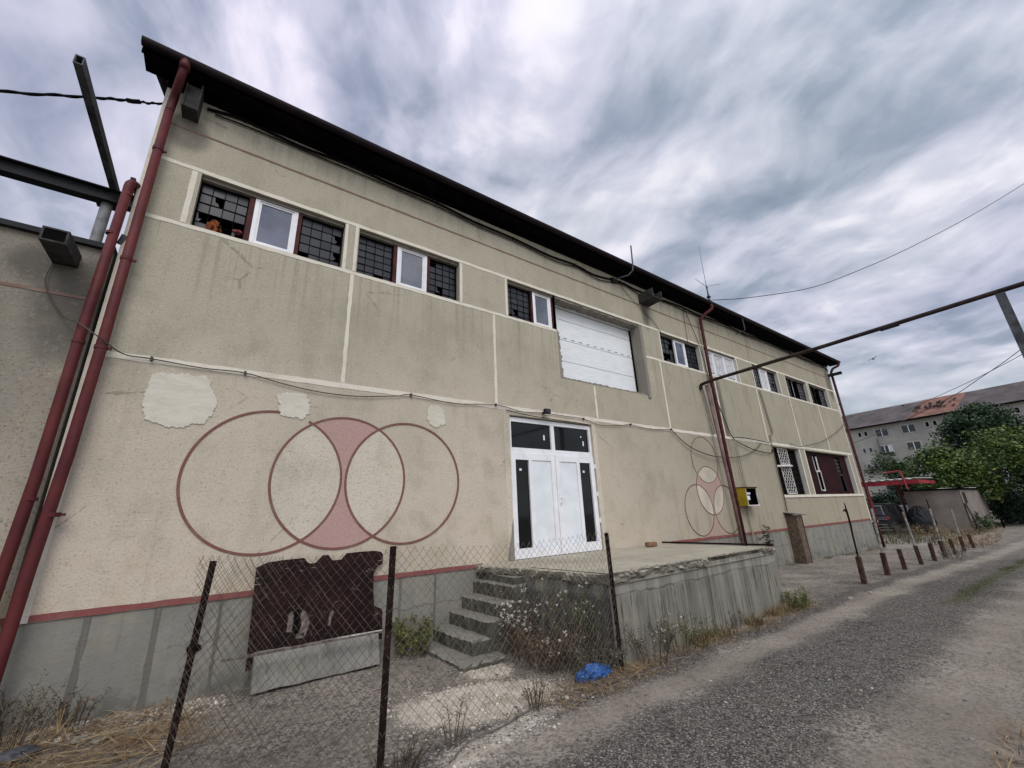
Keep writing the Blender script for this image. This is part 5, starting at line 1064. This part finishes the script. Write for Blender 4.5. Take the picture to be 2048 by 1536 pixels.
weed('grass_tuft', 'big tuft of dry yellow grass at the far end of the bollards', 'grass', 24.2, -2.3, 80, .75, 1.5, 'straw', 900, .10, 0, lean=.8, asp=.12)
weed('weed_clump', 'dry weeds in front of the dark parked van', 'weed', 27.6, .6, 60, .75, 1.3, 'weed_grey', 900, .07, 0, lean=.6, asp=.2)
weed('weed_clump', 'dry weeds in front of the dark covered hump', 'weed', 28.2, -.35, 60, .65, 1.2, 'straw', 700, .07, 0, lean=.6, asp=.2)
weed('climber', 'dark ivy-like plant climbing the shed corner behind a plank', 'plant', 33.4, -1.4, 50, 1.0, .8, 'leaf_mid', 900, .10, 0, lean=.5, asp=.6)
# bent stalks by the wall, twig on the kerb of the road
b = MB()
for e in ((-1.05, -.5, .11), (-.88, -.25, .26), (-.84, -.22, .28), (-.80, -.16, .30), (-.60, -.22, .26)): b.tube(curve_pts([(-.80, -.30, .06), ((-.80+e[0])/2, (-.30+e[1])/2, .09+e[2]*.55), e], 5), [.006]*5+[.005]*5+[.004], 5)
tag(b.build('dry_stalk', M['straw'], None, origin=(-.8, -.3, .05)), 'bundle of pale bent stalks springing from the ground by the plinth', 'stalks')
b = MB(); b.tube(curve_pts([(1.62, -2.80, .03), (1.85, -2.68, .05), (2.15, -2.62, .035), (2.45, -2.56, .04), (2.62, -2.52, .05)], 6), .006, 6); b.tube(curve_pts([(2.30, -2.59, .045), (2.42, -2.60, .07), (2.55, -2.62, .07)], 4), .004, 5)
tag(b.build('fallen_branch', M['flake'], None, origin=(2, -2.6, .03)), 'long thin pale branch lying along the road edge by the lime patch', 'branch')
bag = crumple('plastic_sheet', 3.54, -2.33, .04, .23, .12, .085, M['bagblue'], seed=5, n=26, amp=.34, origin=(3.55, -2.33, 0)); tag(bag, 'crumpled bright blue plastic lying in dead grass at the dock foot', 'plastic')
for i, (x, y, s_, lb_) in enumerate(((3.12, -1.42, .055, 'pale pinkish broken stone below the flowering weed'), (2.98, -2.34, .045, 'white stone chunk at the edge of the lime patch'), (3.08, -2.42, .04, 'small cream rubble piece beside the white chunk'), (-.62, -.52, .075, 'largest pale broken stone in the straw by the wall'), (-.50, -.60, .055, 'smaller pale stone next to the large one in the straw'), (1.62, -2.98, .04, 'white rounded stone right of the middle fence post'), (9.6, -2.75, .07, 'flat pale stone on the dirt past the dock'), (10.3, -2.85, .06, 'small white stone between the dock and first bollard'))):
    tag(crumple('stone', x, y, ghs(x, y)+s_*.25, s_*.85, s_*.6, s_*.4, M['rubble'] if i > 5 else M['kerb'], seed=20+i, n=6, amp=.5, origin=(x, y, 0)), lb_, 'stone')
tag(crumple('dark_rag', -.98, -.62, .06, .13, .10, .05, M['steel'], seed=33, n=10, amp=.6, origin=(-1, -.6, 0)), 'grey crumpled sheet half buried in straw at the left edge', 'rag')
MBk = MB(); MBk.box(-1.62, -1.40, -.44, -.41, -.05, .52); tag(MBk.build('yellow_board', M['osb'], None, origin=(-1.5, -.4, 0)), 'narrow stained upright board at the left edge below the downpipes', 'board')

# ------------------------------------------------------------------ trees
def tree(name, label, x, y, trunk_h, tr, blobs, nclump, per, leaf, mat, limbs=7, seed=1, cat='tree', z=None):
    z = -.2 if z is None else z; o = thing(name, label, cat, (x, y, z)); b = MB(); rs = random.Random(seed)
    b.tube([(x, y, z-.2), (x+.05, y+.04, z+trunk_h*.5), (x-.04, y+.02, z+trunk_h)], [tr, tr*.8, tr*.6], 9)
    for bx, by, bz, rx, ry, rz in blobs[:limbs]:
        s = Vector((x, y, z+trunk_h*rs.uniform(.55, .98))); e = Vector((bx, by, bz)); m_ = s.lerp(e, .5)+Vector((rs.uniform(-.2, .2), rs.uniform(-.2, .2), .2)); b.tube([s, m_, e], [tr*.45, tr*.28, tr*.1], 6)
    b.build('trunk', M['bark'], o); cs = []
    wts = np.array([q[3]*q[4]*q[5] for q in blobs])**.7; wts /= wts.sum()
    for bi, kk in zip(blobs, RNG.multinomial(nclump, wts)):
        d = RNG.normal(0, 1, (kk, 3)); d /= np.linalg.norm(d, axis=1)[:, None]; rr = RNG.uniform(.25, 1.08, kk)**.55; cs.append(np.array(bi[:3])+d*rr[:, None]*np.array(bi[3:]))
    c = np.concatenate(cs); c = c[c[:, 2] > z+.25]; n_ = len(c); c = np.repeat(c, per, 0)+RNG.normal(0, 1, (n_*per, 3))*np.array([1, 1, .55])*leaf*1.15
    v, f = leaves(c, leaf, .55, .8); obj('crown', v, f, M[mat], o); return o
rb = random.Random(5)
def cloud(cx, cy, cz, rx, ry, rz, n, r0, r1):
    out = []
    for _ in range(n):
        t = rb.uniform(0, 6.28); u = rb.uniform(-1, 1); q = math.sqrt(1-u*u); k_ = rb.uniform(.35, .95); r_ = rb.uniform(r0, r1); out.append((cx+rx*q*math.cos(t)*k_, cy+ry*q*math.sin(t)*k_, cz+rz*u*k_, r_, r_, r_*.8))
    return out
tree('broadleaf_tree', 'broad light green leafy tree behind the shed', 39, -.9, 2.2, .16, cloud(39, -.5, 3.0, 2.2, 2.1, 1.55, 26, .5, .95)+[(38.5, .9, 3.9, .7, .7, .6), (38.8, 1.5, 3.3, .6, .6, .5), (39, -.1, 4.6, .45, .45, .7), (39, -1.9, 4.9, .4, .4, .9), (39, -2.6, 3.9, .9, .9, .8), (38.5, .6, 2.5, .8, .8, .5), (38.6, -1.2, 2.6, 1.0, 1.0, .6), (39.5, -3.0, 4.9, .8, .8, .9), (39.5, -3.6, 4.0, .9, .9, .9), (39, -2.2, 4.5, .7, .7, .7), (39, .4, 4.4, .6, .6, .6)], 2100, 9, .20, 'leaf_light', seed=2)
tree('conifer_tree', 'tall dark dense tree rising behind the light green one', 46, -1.5, 3, .22, cloud(46, -1.6, 5.6, 1.6, 1.9, 2.2, 24, .6, 1.0)+[(46, -.7, 7.4, .7, .9, .6), (46, -1.6, 7.7, .7, .8, .6), (46, -2.6, 7.3, .7, .8, .7), (46, -3.1, 6.2, .7, .7, .8), (46, .4, 6.2, .6, .7, .7)], 1900, 9, .22, 'leaf_tall', seed=3)
tree('broadleaf_tree', 'dark green tree cut by the right edge of the photo', 40, -3.7, 2, .2, cloud(40, -3.9, 3.2, 1.6, 1.3, 2.0, 22, .6, .95), 1000, 9, .2, 'leaf_mid', seed=4)
tree('bush_tree', 'thin airy small tree in front of the apartment block left part', 44, 4.2, 2.5, .08, cloud(44, 4.0, 3.9, 1.2, 1.5, .95, 16, .35, .6)+[(44, 4.2, 5.0, .3, .3, .5), (44, 3.6, 4.7, .3, .3, .4)], 420, 8, .18, 'leaf_mid', seed=6)
tree('hedge_bush', 'dark rounded bush seen under the red carport roof', 38, 3.0, .8, .1, cloud(38, 3.0, 1.3, .9, 1.7, .95, 18, .5, .7), 700, 9, .18, 'leaf_dark', seed=7, cat='bush')
tree('hedge_bush', 'dark bush between the carport and the light green tree', 41, 2.4, 1.2, .1, cloud(41, 2.2, 2.1, .8, 1.5, 1.2, 16, .5, .7), 600, 9, .18, 'leaf_dark', seed=8, cat='bush')
tree('hedge_bush', 'dark ivy hedge right of the shed beside the white banner', 42.5, -2.0, .8, .1, cloud(42.5, -1.85, 1.1, 2.8, .55, 1.4, 34, .4, .65)+[(40.6, -1.75, .3, .6, .45, .5), (41.8, -1.9, .2, .7, .5, .5)], 1300, 9, .16, 'leaf_dark', seed=9, cat='bush')
tree('distant_tree', 'far dark tree mass behind the hedge at the right edge', 60, -4.5, 2, .2, cloud(60, -4.6, 3.0, 2, 2.4, 2.6, 18, .9, 1.4), 700, 9, .3, 'leaf_dark', seed=10)

# ------------------------------------------------------------------ shed, carport, vehicles behind the bollards
sh = thing('shed', 'low flat roofed greyish pink shed with a small slit window', 'shed', (35, 0, -.15))
MB().add([(32.53,-1.17,-.4),(32.53,1.05,-.4),(32.53,1.05,2.07),(32.53,-1.17,2.01),(39.6,-1.17,-.4),(39.6,1.05,-.4),(39.6,1.05,2.07),(39.6,-1.17,2.01)], [(0,1,2,3)[::-1],(4,5,6,7),(0,4,7,3),(1,2,6,5),(3,7,6,2),(0,1,5,4)]).build('wall', None or plain('shed_render', (.235, .20, .175), .95, .2, 1.2, fine=9), sh)
b = MB(); b.box(32.40, 39.7, -1.30, 1.15, 2.075, 2.115); b.build('roof', M['roofdark'], sh)
b = MB(); b.bar((32.40, -.45, 2.125), (36.5, -1.32, 2.13), .10, .03); b.build('roof_strip', M['oldwhite'], sh)
b = MB(); b.box(32.55, 32.65, -1.19, -1.171, -.2, 2.0); b.build('corner_post', M['bark'], sh)
b = MB(); b.box(33.15, 33.85, -1.195, -1.172, 1.28, 1.92); b.build('window', M['flake'], sh); b = MB(); b.box(33.22, 33.45, -1.199, -1.196, 1.33, 1.87); b.box(33.53, 33.78, -1.199, -1.196, 1.33, 1.87); b.build('slit_glass', M['black'], bpy.data.objects[[o.name for o in sh.children if o.name.startswith('window')][0]])
tag(MB().bar((33.0, -1.40, -.2), (32.85, -1.22, 1.32), .30, .03, (0, 1, .1)).build('plank', M['bark'], None, origin=(33, -1.3, 0)), 'dark plank leaning on the shed corner under its slit window', 'plank')
tag(MB().bar((37.5, -1.75, -.25), (37.45, -1.75, .30), .09, .09).build('short_post', M['black'], None, origin=(37.5, -1.75, -.2)), 'short black post before the right end of the shed', 'post')
cp_ = thing('carport', 'red framed carport with a whitish corrugated roof at the corner of the warehouse', 'carport', (31.5, 3, -.15))
b = MB(); V = []; F = []; n = 96
for i in range(n+1):
    yy = -.22+9.2*i/n; wv = .03*math.sin(i*1.6)
    for x in (29.95, 33.5): V += [(x, yy, 2.70+.05*(x-30)/3.5+wv-.004*yy), (x, yy, 2.67+.05*(x-30)/3.5+wv-.004*yy)]
for i in range(n): a = i*4; c_ = a+4; F += [(a, a+2, c_+2, c_), (a+1, c_+1, c_+3, a+3), (a, c_, c_+1, a+1), (a+2, a+3, c_+3, c_+2)]
obj('roof', V, F, M['oldwhite'], cp_)
redp = plain('bright_red_steel', (.30, .02, .03), .5, .25, 3)
b = MB(); b.box(30.0, 30.06, -.25, 8.9, 2.40, 2.615); b.build('front_beam', redp, cp_); b = MB(); b.box(30.07, 33.4, -.25, -.19, 2.42, 2.6); b.build('side_beam', redp, cp_)
for y in (1.98, 6.5): MB().box(30.07, 30.20, y, y+.13, -.3, 2.6).build('post', redp, cp_)
MB().box(33.2, 33.3, 1.3, 1.4, -.3, 2.6).build('post', redp, cp_)
b = MB(); b.tube([(29.9, 1.05, 3.06), (29.9, .34, 3.10)], .04, 8); b.tube([(29.9, .34, 3.11), (29.9, .26, 2.15)], .045, 8); b.build('side_frame', redp, cp_)
tag(MB().tube([(29.8, 2.3, 2.98), (29.8, .9, 3.07)], .018, 6).build('rail', M['rod'], None, origin=(29.8, 1.5, 3)), 'thin pale rail above the carport roof', 'rail')
paint = NT('dark_grey_car_paint'); M['carpaint'] = paint.done(paint.mix((.020, .021, .026), (.032, .033, .04), paint.step(paint.noise(2, 4), .3, .7)), .35, None, .2, .5, Coat_Weight=.5)
paint = NT('silver_car_paint'); M['silver'] = paint.done(paint.mix((.30, .32, .33), (.40, .42, .43), paint.step(paint.noise(2, 4), .3, .7)), .35, None, .5, .5, Coat_Weight=.4)
tyre = plain('tyre_rubber', (.012, .012, .012), .85, .3, 8); rim = plain('wheel_rim', (.28, .28, .28), .4, .3, 8, .7)
def car(name, label, x0, y0, L_, W_, H_, mat, prof, glassx, cat='car'):
    """body outline in XZ swept across the width with tucked roof; rear faces -X"""
    z0 = -.15; o = thing(name, label, cat, (x0+L_/2, y0+W_/2, z0)); V = []; F = []; n = len(prof)
    for (s, ins) in ((0, 1), (.06, 0), (.94, 0), (1, 1)):
        for (u, h) in prof:
            tuck = .13*max(0, (h-.55))/.45*(1 if s < .5 else -1); V.append((x0+u*L_, y0+W_*s+tuck*(1 if s in (0, .06) else 1), z0+h*H_-(.02*ins)))
    for k_ in range(3):
        for i in range(n): q = (i+1) % n; F.append((k_*n+i, k_*n+q, (k_+1)*n+q, (k_+1)*n+i))
    F += [tuple(range(n-1, -1, -1)), tuple(range(3*n, 4*n))]; obj('body', V, F, mat, o)
    for sx in (.19, .80):
        for sy_ in (.02, .98):
            cx_, cy_ = x0+sx*L_, y0+sy_*W_; b = MB(); b.tube([(cx_, cy_-.10, z0+.32), (cx_, cy_+.10, z0+.32)], .32, 18); wl = b.build('wheel', tyre, o); b = MB(); b.tube([(cx_, cy_-.11, z0+.32), (cx_, cy_+.11, z0+.32)], .19, 14); b.build('rim', rim, wl)
    for (ua, ub, za, zb) in glassx:                                     # side windows, both sides
        for s in (0, 1):
            yy = lambda h: (y0+.13*max(0, (h-.55))/.45-.012) if s == 0 else (y0+W_-.13*max(0, (h-.55))/.45+.012)
            MB().add([(x0+ua*L_, yy(za), z0+za*H_), (x0+ub*L_, yy(za), z0+za*H_), (x0+(ub-.02)*L_, yy(zb), z0+zb*H_), (x0+(ua+.02)*L_, yy(zb), z0+zb*H_)], [(0, 1, 2, 3)]).build('side_window', M['glass_far'], o)
    return o
prof = [(.0, .22), (.0, .52), (.015, .58), (.05, .93), (.09, .985), (.55, 1.0), (.62, .97), (.74, .62), (.97, .52), (1.0, .45), (1.0, .2), (.9, .15), (.1, .15)]
vn = car('parked_van', 'dark grey boxy van parked under the red carport by the corner', 30.15, 1.42, 4.4, 1.75, 1.62, M['carpaint'], prof, ((.10, .30, .60, .92), (.33, .50, .60, .93), (.53, .66, .60, .92)), 'van')
MB().add([(30.15+.055, 1.60, 1.62*.63-.15), (30.15+.055, 3.0, 1.62*.63-.15), (30.15+.175, 2.92, 1.62*.92-.15), (30.15+.175, 1.68, 1.62*.92-.15)], [(0, 3, 2, 1)]).build('rear_window', M['glass_new'], vn)
b = MB(); b.bar((30.17, 1.62, 1.62*.93-.15), (30.17, 3.0, 1.62*.93-.15), .05, .05); b.bar((30.10, 1.60, .86), (30.20, 1.68, 1.36), .035, .04); b.build('window_trim', M['silver'], vn)
b = MB(); b.box(30.08, 30.16, 1.46, 3.13, .22, .40); b.build('bumper', tyre, vn); b = MB(); b.box(30.06, 30.085, 1.55, 3.05, .38, .405); b.box(30.12, 30.149, 1.55, 3.05, .64, .665); b.box(30.06, 30.085, 1.55, 3.05, .21, .235); b.build('chrome_strip', M['silver'], vn)
MB().box(30.135, 30.149, 1.95, 2.40, .50, .60).build('number_plate', M['pvc'], vn)
for y in (1.47, 3.0): MB().box(30.13, 30.149, y, y+.12, .62, .80).build('tail_light', redp, vn)
prof2 = [(.0, .25), (.0, .58), (.02, .64), (.10, .95), (.17, 1.0), (.48, 1.0), (.66, .66), (.96, .54), (1.0, .46), (1.0, .2), (.9, .14), (.1, .14)]
sc_ = car('parked_car', 'pale silver hatchback parked behind the dark van', 36.4, 1.05, 3.9, 1.6, 1.45, M['silver'], prof2, ((.16, .34, .66, .94), (.37, .55, .66, .94)))
MB().add([(36.4+.09, 1.2, 1.45*.68-.15), (36.4+.09, 2.5, 1.45*.68-.15), (36.4+.36, 2.42, 1.45*.94-.15), (36.4+.36, 1.28, 1.45*.94-.15)], [(0, 3, 2, 1)]).build('rear_window', M['glass_new'], sc_)
for y in (1.08, 2.5): MB().box(36.38, 36.399, y, y+.13, .55, .75).build('tail_light', redp, sc_)
MB().box(36.385, 36.399, 1.6, 2.05, .48, .58).build('number_plate', M['pvc'], sc_)
hp = crumple('covered_machine', 31.5, .45, .48, .75, .55, .78, M['darksteel'], seed=44, n=16, amp=.10, origin=(31.5, .5, -.15)); tag(hp, 'dark grey covered rounded hump standing against the shed wall', 'cover')
bn = thing('banner', 'white upright banner with dark lettering above a red foot at the right edge', 'banner', (45, -1.85, -.2))
MB().box(45.0, 45.06, -2.04, -1.66, .52, 1.60).build('panel', M['pvc'], bn); MB().box(45.01, 45.08, -2.13, -2.045, .40, 1.66).build('side_post', redp, bn); MB().box(45.01, 45.07, -2.06, -1.64, .36, .515).build('blue_band', plain('navy_band', (.02, .02, .08), .6, .2, 4), bn); MB().box(45.0, 45.1, -2.0, -1.68, -.3, .355).build('foot', redp, bn)
b = MB(); b.bar((44.996, -1.74, 1.40), (44.996, -1.96, 1.44), .004, .045, (0, 0, 1)); b.bar((44.996, -1.72, 1.22), (44.996, -1.92, 1.24), .004, .05); b.bar((44.996, -1.90, 1.24), (44.996, -1.98, 1.02), .004, .06, (0, 1, 0)); b.bar((44.996, -1.72, 1.10), (44.996, -1.80, 1.10), .004, .03)
for k_ in range(3): b.bar((44.996, -1.74, .70+.05*k_), (44.996, -1.94, .70+.05*k_), .004, .02)
b.build('lettering', M['black'], bn)

# ------------------------------------------------------------------ apartment block
ap = thing('apartment_block', 'long grey five storey apartment block with a dark roof and one red tiled bay', 'apartments', (97, 8, 0))
TILT = .12
AX = lambda y: 91.6-(18.3-y)*TILT
apw = plain('apartment_render', (.33, .32, .29), .95, .16, .25, fine=3); apl = plain('apartment_band', (.36, .355, .33), .9, .15, .5); tile = plain('grey_roof_tiles', (.105, .09, .088), .9, .3, .6, fine=8); tile_r = plain('red_roof_tiles', (.23, .115, .085), .9, .3, .9, fine=8)
Y0, Y1, ZE = -16, 30, 13.95
def aq(name, ya, yb, za, zb, d0, d1, mat, parent): 
    """slab standing proud of the facade between two heights"""
    V = [(AX(ya)-d0,ya,za),(AX(yb)-d0,yb,za),(AX(yb)-d0,yb,zb),(AX(ya)-d0,ya,zb),(AX(ya)-d1,ya,za),(AX(yb)-d1,yb,za),(AX(yb)-d1,yb,zb),(AX(ya)-d1,ya,zb)]
    return MB().add(V, [(0,1,2,3),(7,6,5,4),(0,4,5,1),(1,5,6,2),(2,6,7,3),(3,7,4,0)]).build(name, mat, parent)
aq('wall', Y0, Y1, -.5, ZE, 0, -10, apw, ap)
V = []; 
for yy in (Y0-.4, Y1+.4): V += [(AX(yy)-.6, yy, ZE-.05), (AX(yy)+5, yy, ZE+3.35), (AX(yy)+10.6, yy, ZE-.05), (AX(yy)-.6, yy, ZE-.25), (AX(yy)+10.6, yy, ZE-.25)]
arf = MB().add(V, [(0,1,6,5),(1,2,7,6),(0,5,8,3),(2,4,9,7),(3,8,9,4),(0,3,4,2,1),(5,6,7,9,8)]).build('roof', tile, ap)
sxr = lambda t, y: (AX(y)-.6+5.6*t, y, ZE-.05+3.4*t+.05)
MB().add([sxr(.0, 10.3), sxr(1, 8.6), sxr(1, 3.2), sxr(0, 4.6)], [(0, 1, 2, 3)]).build('red_tiles', tile_r, arf)
aq('eaves_edge', Y0-.4, Y1+.4, ZE-.27, ZE-.06, .62, .70, M['timber_and_shade'], arf)
for zc in (10.82, 8.15, 5.45, 2.7): aq('storey_band', Y0, Y1, zc-.06, zc+.06, .03, -.02, apl, ap)
def awin(yc, zc, w_, h_, panes=2, open_=False, mat=None):
    o = bpy.data.objects.new('window', None); C.objects.link(o); o.parent = ap
    aq('frame', yc-w_/2-.16, yc+w_/2+.16, zc-h_/2-.14, zc+h_/2+.14, .05, -.01, apl, o)
    for k_ in range(panes):
        ya = yc-w_/2+w_*k_/panes; aq('pane', ya+.04, ya+w_/panes-.04, zc-h_/2+.03, zc+h_/2-.03, .075, .051, (mat or (M['glass_far'], M['black'], M['curtain'])[rb.randrange(3) if rb.random() < .6 else 0]), o)
        if k_: aq('sash', ya-.045, ya+.045, zc-h_/2, zc+h_/2, .10, .076, M['pvc'], o)
    return o
for ri, zc in enumerate((12.5, 9.72, 7.0, 4.25, 1.5)):
    for yc, kind in ((16.65, 's'), (14.0, 'w'), (10.5, 'w'), (7.7, 's'), (4.9, 'w'), (1.9, 'w'), (-.8, 's'), (-3.6, 'w'), (20.2, 'w'), (23.6, 's')):
        if kind == 's':
            for dy in (-.45, .45): awin(yc+dy, zc+.2, .42, .75, 1, mat=M['black'] if ri == 0 else None)
        else: awin(yc, zc, 1.66, 1.2, 2 if ri != 1 or yc != 14.0 else 3)
b = MB()
for k_ in range(40): yy = 13.3+1.5*rb.random(); b.box(AX(yy)-.4, AX(yy)-.1, yy-.08, yy+.08, 8.92+rb.uniform(-.1, .05), 9.08+rb.uniform(-.05, .12))
tag(b.build('flower_box', M['leaf_dark'], ap), None)
b = MB(); b.tube([(AX(14.9)-.15, 14.9, 9.2), (AX(14.9)-.15, 14.9, 11.7)], .05, 5); b.build('rain_pipe', M['steel'], ap)
awg = thing('balcony_frame', 'white balcony frame on the apartment wall right of the dark tree', 'balcony', (AX(2), 2, 11))
bal = aq('glazing', 1.0, 3.0, 11.7, 13.1, 1.0, .35, M['glass_far'], awg); aq('post', 2.94, 3.06, 10.8, 13.3, 1.12, 1.01, M['pvc'], awg); aq('post', .9, 1.02, 8.0, 13.3, 1.12, 1.01, M['pvc'], awg); aq('rail', 1.02, 2.94, 13.1, 13.22, 1.12, 1.01, M['pvc'], awg)

# ------------------------------------------------------------------ birds
def bird_mesh(flying):
    b = MB(); 
    b.tube([(-.17, 0, .02), (-.10, 0, .03), (0, 0, .05), (.08, 0, .08), (.12, 0, .12), (.16, 0, .14), (.19, 0, .13)], [.02, .045, .065, .055, .035, .032, .006], 8); b.add([(-.14,-.02,.02),(-.14,.02,.02),(-.30,.045,-.01),(-.30,-.045,-.01)], [(0,1,2,3)])
    if flying:
        for s in (1, -1): b.add([(.08, .03*s, .08), (.10, .22*s, .14), (.02, .42*s, .10), (-.05, .24*s, .11), (-.06, .03*s, .06)], [(0, 1, 2, 3, 4) if s > 0 else (4, 3, 2, 1, 0)])
    else:
        for s in (1, -1): b.add([(.07, .05*s, .08), (-.02, .075*s, .06), (-.22, .03*s, .0), (-.05, .05*s, .10)], [(0, 1, 2, 3)])
        b.tube([(0, .02, .0), (0, .02, -.06)], .008, 4); b.tube([(0, -.02, .0), (0, -.02, -.06)], .008, 4)
    return b
birdm = plain('dark_pigeon', (.025, .022, .024), .8, .3, 9)
pb = None
for k_ in range(34):
    if pb is None: pb = bird_mesh(False).build('pigeon', birdm); o = pb
    else: o = pb.copy(); C.objects.link(o)
    t_ = rb.uniform(.22, .72); yy = 9.4-4.9*rb.random()-.9*t_+.4; p_ = sxr(t_, yy); o.location = (p_[0]-.1, p_[1], p_[2]+.09); o.rotation_euler = (0, 0, rb.uniform(0, 6.28)); o.scale = (1.5,)*3
    tag(o, 'small dark bird perched with others on the red part of the apartment roof', 'bird', 'birds sitting on the red roof bay')
fm = bird_mesh(True)
for i, (loc, lab_) in enumerate((((47, 8.96, 14.05), 'grey bird gliding in the pale sky just right of the warehouse'), ((60, 5.85, 17.1), 'bird flying over the apartment ridge, farther right'), ((27, -1.17, 6.0), 'dark bird low against the sky beside the rising wire'))):
    o = fm.build('flying_bird', birdm) if i == 0 else fb.copy()
    if i == 0: fb = o
    else: C.objects.link(o)
    o.location = loc; o.rotation_euler = (.3, .2, 2.2+i); o.scale = ((1.3, 1.3, .45)[i],)*3; tag(o, lab_, 'bird', 'birds in flight')
